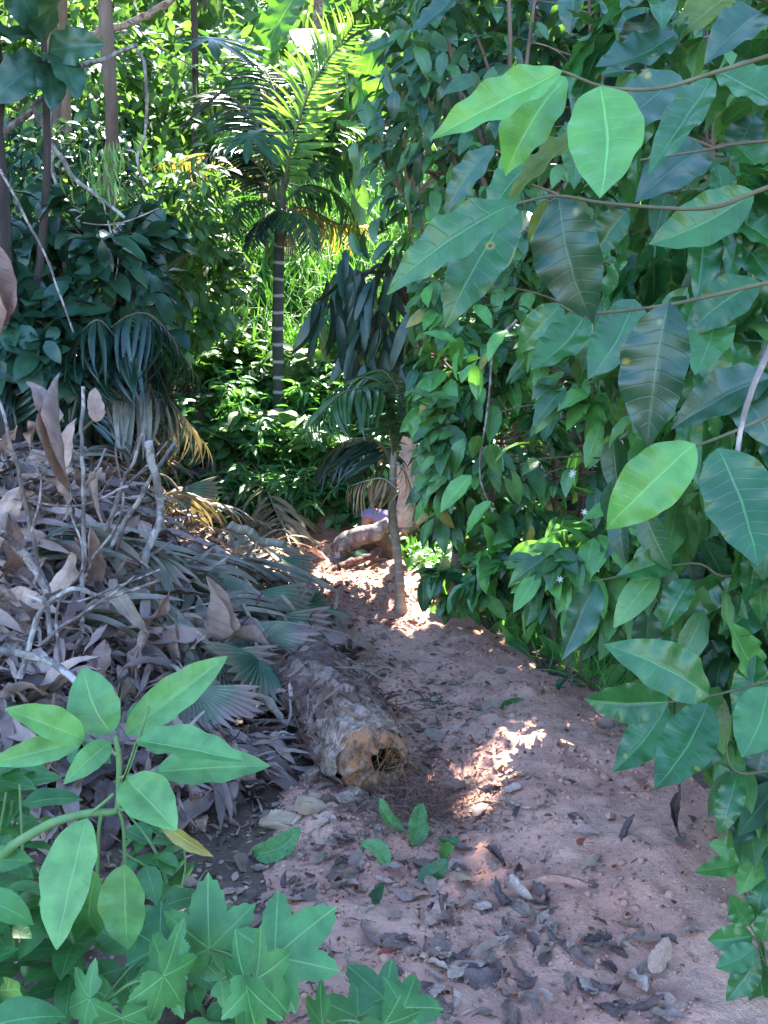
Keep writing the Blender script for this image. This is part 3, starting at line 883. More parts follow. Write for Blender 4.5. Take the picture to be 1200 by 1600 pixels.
# dark strap leaf tree (pinkish trunk)
t = thing('strap_leaf_tree', 'tree with pinkish banded trunk and long dark drooping leaves beside the path', 'tree', at(632, 822, 6.6))
b = MB(); P = curve([at(632, 822, 6.6), at(634, 740, 6.6), at(638, 660, 6.6), at(648, 590, 6.6), at(640, 470, 6.6)], 24)
b.tube(P, np.linspace(.060, .045, len(P)), 14, .06); b.build('trunk', M['bark_pink'], t)
r = np.random.default_rng(31)
f = MB()
for (cx_, cy_, n) in [(515, 460, 9), (545, 480, 16), (575, 490, 20), (605, 500, 20), (640, 500, 16), (550, 425, 16), (600, 430, 18), (575, 540, 14), (610, 550, 12), (648, 560, 10)]:
    B = np.array([at(cx_ + r.normal() * 14, cy_ + r.normal() * 18, 6.25 + r.uniform(-.35, .45)) for _ in range(n)])
    D = nz(np.array([0, 0, -1.]) + r.normal(size=(n, 3)) * np.array([.28, .28, .2]) + np.array([-.15, 0, 0]))
    ok = ~sun_gap(B, r, .25) | (r.random(n) < .5)
    B = B[ok]; D = D[ok]; n = len(B)
    f.scatter(T_strap, B, D, nz(np.array([0, -1, .5]) + r.normal(size=(n, 3)) * 1.), r.uniform(.24, .38, n), r)
f.build('foliage', M['strap'], t)
b = MB()
for (x, y) in [(530, 450), (560, 440), (600, 450), (655, 500)]:
    b.tube(curve([at(640, 480, 6.6), at((x + 640) / 2, y - 25, 6.4), at(x, y, 6.25)], 10), np.linspace(.02, .008, 11), 6)
b.build('branch', M['bark_dark'], t)

# stems by the right edge of the path
def stick(name, label, cat, pts, r0, r1, mat, group=None, ns=7, bump=.1):
    P = curve(pts, 30); b = MB()
    b.tube(P, np.linspace(r0, r1, len(P)), ns, bump, int(abs(P[0][0] * 999)))
    o = b.build(name, M[mat]); tag(o, label, cat, group)
    return o


stick('leaning_stick', 'dark leaning stick poking out under the coffee bushes', 'stick', [gpt(800, 962), at(830, 915, 4.9), at(875, 870, 4.9)], .020, .016, 'bark_dark')
stick('thin_stem', 'thin pale stem standing among the weeds at the right path edge', 'stem', [gpt(893, 1072), at(884, 1010, 3.95), at(878, 930, 3.95), at(886, 820, 4.0)], .008, .005, 'bark_grey')
stick('thin_stem', 'thin brown stem beside the pale one at the right path edge', 'stem', [gpt(905, 1066), at(908, 1000, 4.1), at(905, 900, 4.1)], .006, .004, 'bark_brown')
stick('hanging_vine', 'pale bare vine end hanging in front of the biggest coffee leaf', 'vine', [at(1225, 480, 1.18), at(1196, 560, 1.18), at(1164, 650, 1.18), at(1152, 730, 1.18), at(1162, 806, 1.18)], .0042, .0026, 'bark_grey')
stick('hanging_vine', 'thin vine dangling in front of the middle coffee bush', 'vine', [at(808, 500, 4.2), at(772, 545, 4.2), at(762, 640, 4.2), at(750, 740, 4.2), at(770, 800, 4.2)], .006, .004, 'twig')

# low plants at bottom right
def sprig(label, base, leaves, mat, Y, name='seedling', cat='seedling', wl=.5):
    B0 = np.array(base)
    t = thing(name, label, cat, B0)
    s = MB()
    for b_, tp_, w in leaves:
        near_leaf(t, b_, tp_, w, mat, Y + rng.uniform(-.06, .06), None)
        p = at(b_[0], b_[1], Y)
        s.tube(curve([B0, (B0 + p) / 2 + np.array([0, 0, .03]), p], 8), np.linspace(.004, .002, 9), 5)
    s.build('stem', M['stem_green'], t)
    return t


sprig('low coffee seedling with broad leaves at the bottom right corner', gpt(1195, 1560), [((1172, 1446), (1138, 1398), 40), ((1176, 1462), (1108, 1476), 46), ((1180, 1480), (1124, 1516), 44), ((1184, 1492), (1140, 1560), 44),
    ((1190, 1470), (1205, 1420), 40), ((1186, 1500), (1196, 1590), 50), ((1180, 1440), (1200, 1380), 44), ((1176, 1500), (1160, 1540), 36)], 'coffee_near', 2.0)
sprig('seedling with yellow green leaf tips under the right coffee bush', gpt(1198, 1400), [((1180, 1338), (1090, 1372), 36), ((1182, 1334), (1158, 1394), 38), ((1180, 1330), (1110, 1330), 40), ((1190, 1330), (1205, 1280), 40), ((1185, 1325), (1150, 1290), 36), ((1190, 1340), (1200, 1390), 40)], 'coffee_young', 2.3)

# hanging dead leaf low on the right
mb = MB(); mb.place(T_dead[4], at(1062, 1236, 2.35), at(1058, 1310, 2.3) - at(1062, 1236, 2.35), (-.6, -1, .1), .12)
b2 = MB(); b2.tube(curve([at(1062, 1238, 2.35), at(1066, 1200, 2.3), at(1090, 1150, 2.1)], 8), .0012, 4)
o = mb.build('dead_leaf', M['dead_dark']); tag(o, 'dark curled dead leaf hanging just above the right side of the path', 'dead leaf')
b2.build('stalk', M['bark_dark'], o)

# ================================================================== FOREGROUND LEFT SAPLING
sp = thing('sapling', 'light green broad-leaved sapling leaning in from the lower left', 'sapling', (-1.0, 1.95, float(hgt(-1.0, 1.95))))
YS = 1.9
SL = [((173, 1146), (118, 1050), 84, 0), ((196, 1148), (356, 1040), 62, .1), ((132, 1156), (14, 1120), 58, -.1), ((130, 1158), (-8, 1204), 46, -.05), ((172, 1160), (112, 1224), 42, -.1),
      ((214, 1158), (372, 1198), 64, -.08), ((243, 1206), (414, 1200), 66, 0), ((198, 1218), (268, 1300), 82, -.12), ((136, 1278), (90, 1474), 92, -.12),
      ((195, 1350), (196, 1480), 82, -.03), ((152, 1362), (132, 1480), 74, .06), ((205, 1146), (250, 1080), 44, .1)]
TS = [leaf_tpl(.42, 20, 10, .7, .9, bd, fd, .020, 3, .0025, 10, seed=40 + i, side=.2 - .2 * i, bite=.025, crumple=.012) for i, (bd, fd) in enumerate([(.5, .3), (.2, .45), (.95, .2)])]
for b_, tp_, w, dy in SL:
    near_leaf(sp, b_, tp_, w, 'sapling', YS + dy * .5, YS + dy * 1.6, face=(.1, -.9, .8), tp=TS[rng.integers(0, 3)])
near_leaf(sp, (250, 1284), (326, 1346), 24, 'yellow_leaf', YS - .03, label='narrow yellowing leaf')
b = MB(); P = curve([sp.location, at(-20, 1372, 1.92), at(58, 1298, 1.9), at(130, 1272, 1.9), at(178, 1268, 1.9), at(185, 1250, 1.9), at(186, 1190, 1.9), at(180, 1150, 1.9)], 28)
b.tube(P, np.interp(np.linspace(0, 1, len(P)), [0, .5, 1], [.012, .008, .005]), 8); b.build('stem', M['stem_green'], sp)
for pts in [[(183, 1262), (192, 1290), (195, 1352)], [(158, 1270), (154, 1300), (152, 1364)], [(186, 1215), (215, 1212), (245, 1206)], [(184, 1265), (220, 1268), (252, 1286)], [(140, 1272), (165, 1252), (178, 1240)],
            [(186, 1240), (200, 1200), (214, 1160)], [(182, 1180), (160, 1162), (132, 1156)], [(186, 1235), (205, 1190), (232, 1105)]]:
    b = MB(); b.tube(curve([at(x, y, YS - .005) for x, y in pts], 10), .0035, 6); b.build('petiole', M['stem_green'], sp)

# ================================================================== LOBED-LEAF WEEDS, bottom
LOB = [(0, 1., 56), (52, .88, 48), (-52, .88, 48), (108, .74, 44), (-108, .74, 44)]
T_lob = [lobed_tpl(LOB, 8, 240, .3, .07, s) for s in (0, 1)] + [lobed_tpl([(0, 1., 50), (58, .78, 46), (-58, .78, 46), (115, .55, 38), (-115, .55, 38)], 8, 240, .3, .07, 5)]


T_deep = lobed_tpl([(0, 1., 20), (34, .92, 18), (-34, .92, 18), (68, .8, 17), (-68, .8, 17), (105, .6, 18), (-105, .6, 18)], 8, 180, .3, 0, 4, base=.2)


def lobed_plant(label, base, leaves, Y, mat='lobed', group='lobed-leaf weeds at the bottom edge'):
    t = thing('lobed_leaf_weed', label, 'weed', base, group)
    st = MB(); hub = np.array(base) + np.array([0, 0, .22])
    st.tube(curve([base, (np.array(base) + hub) / 2 + np.array([.01, 0, 0]), hub], 8), np.linspace(.007, .005, 9), 7); st.build('stem', M['stem_green'], t)
    for (cx_, cy_), (tx, ty), sc, dy in leaves:
        y0 = Y + dy
        B = at(cx_, cy_, y0); T = at(tx, ty, y0 + .04)
        q = proj(B)[2]
        size = .94 * sc * q / FPX
        mb = MB(); mb.place(T_lob[rng.integers(0, 3)], B, T - B, np.array([0, -.75, 1.]) + rng.normal(size=3) * .15, size)
        mb.build('leaf', M[mat], t)
        pb = MB(); pb.tube(curve([hub, (hub + B) / 2 + np.array([0, 0, .02]), B], 8), .0028, 5); pb.build('petiole', M['stem_green'], t)
    return t


lobed_plant('weed with large jagged lobed leaves at the bottom, left of the path', (-.25, 1.85, float(hgt(-.25, 1.85))),
            [((328, 1482), (318, 1372), 110, .12), ((430, 1495), (500, 1430), 120, .05), ((385, 1540), (350, 1610), 120, -.1), ((400, 1530), (470, 1590), 110, -.08), ((345, 1530), (400, 1500), 60, .1)], 1.75)
lobed_plant('low lobed-leaf weed at the bottom edge nearest the path', (.0, 1.7, float(hgt(0, 1.7))),
            [((600, 1560), (560, 1520), 85, .05), ((630, 1575), (700, 1570), 80, 0), ((560, 1590), (500, 1560), 85, .02), ((600, 1600), (640, 1660), 90, -.1), ((505, 1600), (470, 1640), 90, -.06)], 1.78)
lobed_plant('lobed-leaf weed below the leaning sapling', (-.55, 1.75, float(hgt(-.55, 1.75))),
            [((262, 1515), (190, 1545), 110, .05), ((255, 1525), (300, 1580), 90, -.05), ((250, 1480), (250, 1440), 80, .15), ((140, 1560), (90, 1580), 80, 0), ((190, 1590), (210, 1650), 90, -.1)], 1.72)


def weed(label, base, H, n, leaf, seed, mat='weed', tpls=T_broad, spread=.13, name='weed', group=None, cat='weed'):
    r = np.random.default_rng(seed)
    t = thing(name, label, cat, base, group)
    s = MB(); f = MB()
    ns = 3
    B, D, N, S = [], [], [], []
    for k in range(ns):
        top = np.array(base) + np.array([r.normal() * spread, r.normal() * spread, H * r.uniform(.7, 1.1)])
        P = curve([base, (np.array(base) + top) / 2 + r.normal(size=3) * .02, top], 10)
        s.tube(P, np.linspace(.006, .0025, len(P)), 5)
        for q in range(n // ns):
            tt = r.uniform(.3, 1); i = int(tt * (len(P) - 1))
            a = r.uniform(0, 6.28)
            B.append(P[i]); D.append([math.cos(a), math.sin(a), r.uniform(-.35, .35)]); N.append(nz(np.array([0, -.3, 1]) + r.normal(size=3) * .25)); S.append(leaf * r.uniform(.6, 1.2))
    f.scatter(tpls, np.array(B), np.array(D), np.array(N), np.array(S), r)
    s.build('stem', M['stem_green'], t); f.build('foliage', M[mat], t)
    return t


weed('leafy weed in the bottom left corner', (-.68, 1.72, float(hgt(-.68, 1.72))), .42, 26, .15, 51)
weed('low weed at the left edge under the sapling leaves', (-.85, 2.2, float(hgt(-.85, 2.2))), .5, 30, .12, 52)
weed('weed behind the sapling stem at the left edge', (-1.05, 2.6, float(hgt(-1.05, 2.6))), .48, 30, .12, 53)
weed('small weed between the sapling and the log', (-.55, 2.45, float(hgt(-.55, 2.45))), .28, 24, .10, 54)
weed('small weed at the foot of the debris pile near the sapling', (-.75, 2.95, float(hgt(-.75, 2.95))), .25, 24, .09, 55)

weed('bright leafy weed in front of the sapling stem at the left edge', (-.62, 1.95, float(hgt(-.62, 1.95))), .36, 30, .13, 56)
weed('low weed beside the jagged-leaf weed at the bottom', (-.42, 2.1, float(hgt(-.42, 2.1))), .22, 24, .10, 57)
weed('leafy weed under the sapling, reaching the left edge', (-.8, 1.85, float(hgt(-.8, 1.85))), .6, 36, .13, 58)
# ================================================================== LOG
LE = gpt(578, 1252) + np.array([0, 0, .135]); LE = at(582, 1190, 3.1)
LB = at(478, 1062, 3.95)
ax = nz(LB - LE); ax[2] = -.02; ax = nz(ax)
lg = thing('log', 'sawn palm log with a rotten hollow end lying beside the path', 'log', (LE[0], LE[1], float(hgt(LE[0], LE[1]))))
r = np.random.default_rng(61)


def revolve(prof, ns=72, amp=.1, f=3., seed=1, a0=0., a1=2 * math.pi, inset=0., ragged=0.):
    """profile [(distance along axis from the cut end, radius)] about the log axis, with lumpy noise"""
    prof = np.array(prof)
    prof[:, 1] *= 1.04
    s_ = np.linspace(0, 1, max(60, len(prof) * 8))
    q = np.interp(s_, np.linspace(0, 1, len(prof)), prof[:, 0]); rr = np.interp(s_, np.linspace(0, 1, len(prof)), prof[:, 1])
    X = nz(np.cross(ax, [0, 0, 1])); Z = np.cross(X, ax)
    if Z[2] < 0: Z = -Z
    a = np.linspace(a0, a1, ns + 1)
    Q, A = np.meshgrid(q, a, indexing='ij'); RR = np.repeat(rr[:, None], ns + 1, 1)
    nn = fbm(np.cos(A) * f + 9, Q * 9 + np.sin(A) * f, seed, 4)
    RR = RR * (1 + amp * nn * 2) + inset
    Q = Q + ragged * 2 * fbm(np.cos(A) * 3 + 5, np.sin(A) * 3 + 2, 77, 4) * np.exp(-(Q - q[0]) / .12)
    V = LE + Q[..., None] * ax + RR[..., None] * (np.cos(A)[..., None] * X + np.sin(A)[..., None] * Z)
    mb = MB(); mb.add(V.reshape(-1, 3), grid_faces(len(q) - 1, ns), np.stack([A / 6.283, Q], -1).reshape(-1, 2))
    return mb


revolve([(.16, .118), (.19, .142), (.26, .15), (.5, .155), (.9, .155), (1.5, .15)], amp=.26, f=4, ragged=.07).build('bark', M['log_bark'], lg)
revolve([(.004, .112), (.03, .116), (.06, .120), (.1, .127), (.2, .137), (.27, .138)], amp=.2, f=4, seed=4).build('stripped_wood', M['log_wood'], lg)
X = nz(np.cross(ax, [0, 0, 1])); Z = np.cross(X, ax)
if Z[2] < 0: Z = -Z
if X[0] < 0: X = -X
RIM = [(.02, .118), (-.004, .106), (-.020, .095), (-.018, .085), (-.024, .07), (-.016, .060), (-.020, .052), (0., .046), (.05, .044), (.12, .040)]
aa = np.linspace(0, 2 * math.pi, 61); rows = []
for k_, (q_, r_) in enumerate(RIM):
    kk = min(1., k_ / 7.)
    rn = r_ * (1 + .42 * fbm(np.cos(aa) * 5 + 3, np.sin(aa) * 5 + k_ * .4, 12, 3))
    qn = q_ + .06 * fbm(np.cos(aa) * 4 + k_ * .5, np.sin(aa) * 4 + 8, 13, 4)
    rows.append(LE + qn[:, None] * ax + X * .045 * kk + Z * .0 + rn[:, None] * (np.cos(aa)[:, None] * X + np.sin(aa)[:, None] * Z))
V = np.array(rows)
mb = MB(); mb.add(V[:8].reshape(-1, 3), grid_faces(7, 60)); mb.build('cut_end', M['log_end'], lg)
mb = MB(); mb.add(V[7:].reshape(-1, 3), grid_faces(2, 60)); mb.add(np.concatenate([V[9], np.repeat((LE + .13 * ax + X * .045)[None], 61, 0)]), grid_faces(1, 60)); mb.build('hollow', M['hole'], lg)
n = 650; qa = r.uniform(-.3, 3.4, n); qq = r.uniform(.14, 1.2, n)
B = LE + qq[:, None] * ax + .160 * (np.cos(qa)[:, None] * X + np.sin(qa)[:, None] * Z)
Nr = np.cos(qa)[:, None] * X + np.sin(qa)[:, None] * Z
mb = MB(); mb.scatter([leaf_tpl(w_, 6, 1, .3, .6, bd, 0, side=sd) for w_, bd, sd in ((.05, .5, 1), (.03, 1.0, -1), (.12, .3, .5))], B, nz(-ax + r.normal(size=(n, 3)) * .45), nz(Nr + r.normal(size=(n, 3)) * .3), r.uniform(.05, .16, n), r)
mb.build('bark_fibre', M['fibre_dark'], lg)['kind'] = 'stuff'
mb = MB(); X = nz(np.cross(ax, [0, 0, 1])); Z = np.cross(X, ax)
n = 420; a = r.uniform(-2.6, 1.3, n); B = LE + ax * r.uniform(0, .05, (n, 1)) + .10 * (np.cos(a)[:, None] * X + np.sin(a)[:, None] * Z) * r.uniform(.6, 1.1, (n, 1))
mb.scatter([leaf_tpl(.03, 5, 1, .3, .6, bd, 0, side=sd) for bd, sd in ((.8, 1), (1.6, -1), (.3, .5))], B, nz(-ax * .5 + np.array([0, 0, -.7]) + r.normal(size=(n, 3)) * .6), rdir(n, r), r.uniform(.03, .09, n), r)
o = mb.build('fibre_fringe', M['log_fibre'], lg)

# fibre heap (loose shreds nobody could count)
c = gpt(635, 1280); n = 3000
B = np.stack([c[0] + r.normal(size=n) * .125, c[1] + r.normal(size=n) * .12 + .03, np.zeros(n)], -1)
B[:, 2] = ztop(B[:, 0], B[:, 1]) + np.abs(r.normal(size=n)) * .05 * np.exp(-((B[:, 0] - c[0]) / .13) ** 2)
mb = MB(); mb.scatter([leaf_tpl(.035, 4, 1, .3, .6, bd, 0, side=sd) for bd, sd in ((.8, 1), (1.6, -1), (-.8, .5))], B, nz(rdir(n, r) * np.array([1, 1, .4])), rdir(n, r), r.uniform(.03, .08, n), r)
tag(mb.build('fibre_heap', M['fibre_dark']), 'loose heap of brown shredded trunk fibre in front of the log', 'fibre heap', kind='stuff')


def chunk(px, py, s, mat, label, seed, el=(1, 1, 1), rot=0.):
    r = np.random.default_rng(seed)
    me = bpy.data.meshes.new('wood_chunk')
    import bmesh
    bm = bmesh.new(); bmesh.ops.create_cube(bm, size=1)
    bmesh.ops.bevel(bm, geom=bm.edges[:], offset=.12, segments=2, affect='EDGES')
    bmesh.ops.subdivide_edges(bm, edges=bm.edges[:], cuts=1, use_grid_fill=True)
    for v in bm.verts:
        n_ = np.array([fbm(v.co.x * 2 + seed, v.co.y * 2 + v.co.z, seed + q, 2) for q in range(3)]).ravel()
        v.co = Vector((v.co.x * el[0] * s, v.co.y * el[1] * s, v.co.z * el[2] * s)) + Vector([float(x) for x in n_ * s * .5])
    bm.to_mesh(me); bm.free(); me.materials.append(M[mat])
    o = bpy.data.objects.new('wood_chunk', me); COL.objects.link(o)
    p = gpt(px, py); o.location = (p[0], p[1], p[2] + s * el[2] * .3); o.rotation_euler = (r.uniform(-.2, .2), r.uniform(-.3, .3), rot)
    return tag(o, label, 'wood chunk', 'chopped wood chunks beside the log')


chunk(487, 1282, .09, 'chip', 'orange brown chunk of chopped wood with a pale face, left of the fibre heap', 1, (1.1, .7, .65), .2)
chunk(548, 1272, .08, 'log_wood', 'pale splinter of wood leaning against the foot of the log', 2, (1.0, 1.2, .5), .8)
chunk(490, 1232, .055, 'log_wood', 'small pale wood block under the side of the log', 3, (1, .8, .8), .5)
chunk(440, 1290, .08, 'chip', 'flat reddish slab of wood near the sapling leaves', 4, (1.4, .8, .4), -.4)
chunk(310, 1290, .07, 'log_wood', 'rounded pale piece of wood beside the yellow leaf', 5, (1.2, .8, .7), 2.)
chunk(275, 1275, .06, 'chip', 'mauve brown lump of wood behind the yellow leaf', 6, (1.1, .9, .8), 1.)

# ================================================================== DEBRIS PILE
def in_poly(x, y, P):
    P = np.asarray(P); inside = False; j = len(P) - 1
    for i in range(len(P)):
        if (P[i][1] > y) != (P[j][1] > y) and x < (P[j][0] - P[i][0]) * (y - P[i][1]) / (P[j][1] - P[i][1]) + P[i][0]:
            inside = not inside
        j = i
    return inside


PILE = [(-60, 700), (120, 690), (300, 690), (420, 740), (460, 820), (505, 920), (535, 990), (460, 1060), (430, 1180), (330, 1215), (200, 1240), (-60, 1240)]
r = np.random.default_rng(71)


def pile_pt(px, py, up=0.):
    p = gp(px, py, .12)
    return p + np.array([0, 0, up])


def pile_samples(n, poly=PILE):
    out = []
    while len(out) < n:
        x = r.uniform(-60, 570); y = r.uniform(680, 1260)
        if in_poly(x, y, poly) and not (x > 400 + (1060 - y) * -.25 and y > 1040): out.append((x, y))
    return out


# loose strips that fill the heap
pts = np.array([gp(x, y, .10) for x, y in pile_samples(3400)])
n = len(pts)
B = pts + np.stack([r.normal(size=n) * .04, r.normal(size=n) * .06, r.uniform(-.10, .04, n)], -1)
Nn = surf_n(B[:, 0], B[:, 1])
D = nz(np.stack([r.normal(size=n), r.normal(size=n), r.normal(size=n) * .35], -1) + Nn * .05 + np.array([.5, -.4, -.15]))
tp_strip = [leaf_tpl(w, 9, 2, .3, .5, bd, fd, .02, 2, side=sd, seed=i, crumple=.08) for i, (w, bd, fd, sd) in enumerate([(.07, .5, .4, 1), (.12, 1.2, .5, -1), (.045, -.6, .4, .5), (.20, .9, .9, .5), (.03, .3, 0, 1)])]
mb = MB(); mb.scatter(tp_strip, B, D, nz(Nn + r.normal(size=(n, 3)) * .5), r.uniform(.10, .34, n), r)
tag(mb.build('plant_debris', M['strip']), 'loose cut leaf strips heaped on the left bank', 'plant debris', kind='stuff')

# big withered feather fronds lying on the heap
FR = [([(120, 880), (260, 800), (420, 830)], 'palm_grey', 'withered grey green frond lying across the top of the heap'),
      ([(230, 700), (330, 720), (440, 800)], 'palm_grey', 'withered frond sloping down from the back of the heap'),
      ([(60, 760), (180, 720), (300, 745)], 'palm_grey', 'withered frond on the upper left of the heap'),
      ([(180, 960), (330, 900), (470, 925)], 'palm_grey', 'withered frond pointing at the sunny patch of path'),
      ([(260, 1010), (380, 960), (500, 1000)], 'palm_grey', 'grey frond over the far end of the log'),
      ([(130, 850), (250, 900), (350, 1000)], 'palm_grey', 'grey green frond in the middle of the heap'),
      ([(20, 900), (120, 860), (230, 900)], 'palm_grey', 'withered frond beneath the standing dry branches'),
      ([(300, 700), (390, 740), (450, 850)], 'palm_dead', 'straw coloured dry frond at the back edge of the heap'),
      ([(350, 760), (420, 800), (470, 900)], 'palm_dead', 'dry tan frond beside the pale stalk'),
      ([(330, 830), (410, 880), (500, 985)], 'palm_grey', 'grey green frond running down to the path'),
      ([(80, 1000), (200, 960), (330, 1010)], 'palm_grey', 'withered frond behind the light green sapling')]
for px, mat, lab in FR:
    P = [pile_pt(px[0][0], px[0][1], .02), pile_pt(px[1][0], px[1][1], .10), pile_pt(px[2][0], px[2][1], .03)]
    t = thing('palm_frond', lab, 'palm frond', P[0], 'withered fronds on the debris heap')
    P_ = curve(P, 26)
    rb = MB(); rb.tube(P_, np.linspace(.012, .004, len(P_)), 6); rb.build('rachis', M['palm_bark'], t)
    L = np.linspace(.1, 1, 34); i = np.minimum((L * (len(P_) - 1)).astype(int), len(P_) - 2)
    T = nz(P_[i + 1] - P_[i]); lat = nz(np.cross(T, [0, 0, 1])); lb = MB()
    for sd in (-1, 1):
        D = nz(lat * sd * .8 + T * .7 + np.array([0, 0, -.25]) + r.normal(size=(34, 3)) * .2)
        lb.scatter([leaf_tpl(.11, 7, 2, .3, .6, bd, .4, seed=i_) for i_, bd in enumerate((.5, 1., 1.6))], P_[i], D, nz(np.array([0, -.2, 1]) + r.normal(size=(34, 3)) * .3), .36 * (np.sin(np.pi * (.1 + .85 * L)) ** .6 + .1) * r.uniform(.8, 1.1, 34), r)
    lb.build('leaflets', M[mat], t)

# fan leaves
T_fan = [fan_tpl(150, 20, 6, .035, .5, .30, s, .15) for s in (0, 1)] + [fan_tpl(110, 16, 6, .04, .9, .35, 2, .5), fan_tpl(80, 12, 6, .045, .4, .3, 3, .7)]
FANS = [((395, 1010), (470, 1110), .34, 'fan', 0, 'withered fan palm leaf with purple brown edge draped over the log'),
        ((405, 1070), (430, 1180), .30, 'fan_green', 0, 'greyish green pleated fan leaf hanging left of the log'),
        ((340, 1060), (400, 1090), .30, 'fan', 2, 'folded brown tipped fan leaf above the greyish green one'),
        ((350, 930), (330, 1040), .34, 'fan', 2, 'brown collapsed fan leaf in the middle of the heap'),
        ((480, 980), (560, 965), .26, 'fan_green', 3, 'narrow folded green fan leaf pointing over the path'),
        ((440, 900), (490, 915), .24, 'fan_green', 3, 'small folded fan leaf by the sunny path'),
        ((430, 1000), (540, 1040), .30, 'fan', 3, 'fan leaf lying over the back of the log'),
        ((300, 1120), (370, 1190), .28, 'fan', 1, 'brown fan leaf behind the tip of the sapling leaf'),
        ((455, 1015), (520, 1065), .30, 'fan', 0, 'withered fan leaf spread across the back of the log'), ((420, 1035), (500, 1110), .26, 'fan', 2, 'brown folded fan leaf lying on the side of the log'),
        ((240, 900), (210, 1000), .30, 'fan', 2, 'brown drooping fan leaf left of the middle of the heap'),
        ((400, 960), (470, 1010), .28, 'fan_green', 1, 'grey green fan leaf between heap and log'),
        ((280, 790), (350, 840), .30, 'fan_green', 1, 'dull green fan leaf near the top of the heap')]
for b_, tp_, s, mat, k, lab in FANS:
    B = pile_pt(*b_, .10); T = pile_pt(*tp_, .04)
    t = thing('fan_leaf', lab, 'fan leaf', B, 'fan palm leaves on the debris heap')
    mb = MB(); mb.place(T_fan[k], B, T - B, np.array([.25, -.6, 1.]) + r.normal(size=3) * .2, s); mb.build('blade', M[mat], t, smooth=False)
    sb_ = MB(); d = nz(B - T); sb_.tube(curve([B, B + d * .12 + np.array([0, 0, .01]), B + d * .3 + np.array([0, 0, -.08])], 8), np.linspace(.008, .01, 9), 6); sb_.build('stalk', M['palm_bark'], t)

# big curled dead leaves standing on dry branches (left) and lying on the heap
def dead(px0, px1, Y, s_w, mat, k, label, group='dead leaves on the debris heap', face=(.3, -1, .3)):
    B = at(*px0, Y); T = at(*px1, Y - r.uniform(-.1, .22))
    L = np.linalg.norm(T - B); q = proj(B)[2]
    mb = MB(); mb.place(T_dead[k], B, T - B, np.array(face) + r.normal(size=3) * .75, L * 1.25, (.75 * s_w * q / FPX) / (L * 1.25 * .42))
    return tag(mb.build('dead_leaf', M[mat]), label, 'dead leaf', group)


YD = 3.6
for a_, b_, w, m, k, lab in [((62, 690), (70, 585), 60, 'dead', 0, 'curled brown dead leaf at the top of the dry branch'), ((48, 700), (55, 625), 42, 'dead', 1, 'brown dead leaf left of the topmost curled one'),
        ((110, 770), (70, 600), 52, 'dead', 4, 'long brown dead leaf hanging beside the upright stick'), ((90, 740), (100, 675), 40, 'dead_pale', 0, 'pale curled dead leaf on the dry branch'),
        ((105, 790), (85, 740), 50, 'dead', 3, 'brown dead leaf at mid height of the dry branch'), ((145, 820), (150, 925), 50, 'dead', 2, 'flat brown dead leaf hanging low on the dry branch'),
        ((160, 730), (150, 800), 26, 'dead_pale', 4, 'narrow pale dead leaf right of the upright stick'), ((10, 800), (30, 920), 60, 'dead', 1, 'brown dead leaf at the left edge of the heap'),
        ((110, 860), (80, 940), 46, 'dead_pale', 0, 'pale leaf under the dry branch'), ((10, 960), (45, 1010), 60, 'dead_pale', 5, 'pale grey dead leaf at the left edge above the sapling'),
        ((270, 920), (215, 1010), 46, 'dead', 0, 'long brown curled leaf draped over the heap'), ((325, 900), (330, 1010), 60, 'dead', 4, 'crumpled brown leaf at the centre of the heap'),
        ((280, 960), (255, 1050), 50, 'dead', 3, 'crumpled mauve brown leaf above the sapling tip'), ((240, 990), (180, 1050), 50, 'dead', 1, 'curled brown leaf left of the sapling tip'),
        ((25, 760), (-10, 860), 66, 'dead_pale', 5, 'silvery grey dead leaf at the far left edge'), ((110, 920), (105, 990), 40, 'dead_dark', 2, 'dark brown leaf between the dry sticks'),
        ((160, 1000), (150, 1090), 56, 'dead', 5, 'brown dead leaf right behind the sapling top'), ((60, 1050), (70, 1130), 70, 'dead', 3, 'big brown dead leaf left of the sapling top'),
        ((215, 1010), (220, 1100), 50, 'dead', 4, 'brown hanging leaf behind the longest sapling leaf'), ((180, 900), (200, 960), 44, 'dead_grey', 0, 'grey green dead leaf below the flat brown one')]:
    dead(a_, b_, YD + r.uniform(-.15, .25), w, m, k, lab)
dead((150, 655), (150, 610), 30, 'dead_pale', 5, 'single pale whitish leaf standing beside the upright stick', Y := None) if False else None
o = dead((147, 660), (150, 606), 30, YD, 'dead_pale', 5, '') if False else None
mb = MB(); B = at(147, 660, 3.7); T = at(150, 604, 3.7)
mb.place(T_flat[0], B, T - B, (.2, -1, .2), .125); tag(mb.build('dead_leaf', M['dead_pale']), 'single pale whitish leaf standing beside the upright stick', 'dead leaf')
mb = MB(); B = at(-6, 380, 2.3); T = at(8, 535, 2.3)
mb.place(T_dead[4], B, T - B, (.6, -1, .1), .25); tag(mb.build('dead_leaf', M['dead']), 'dry tan leaf hanging at the left edge above the heap', 'dead leaf')

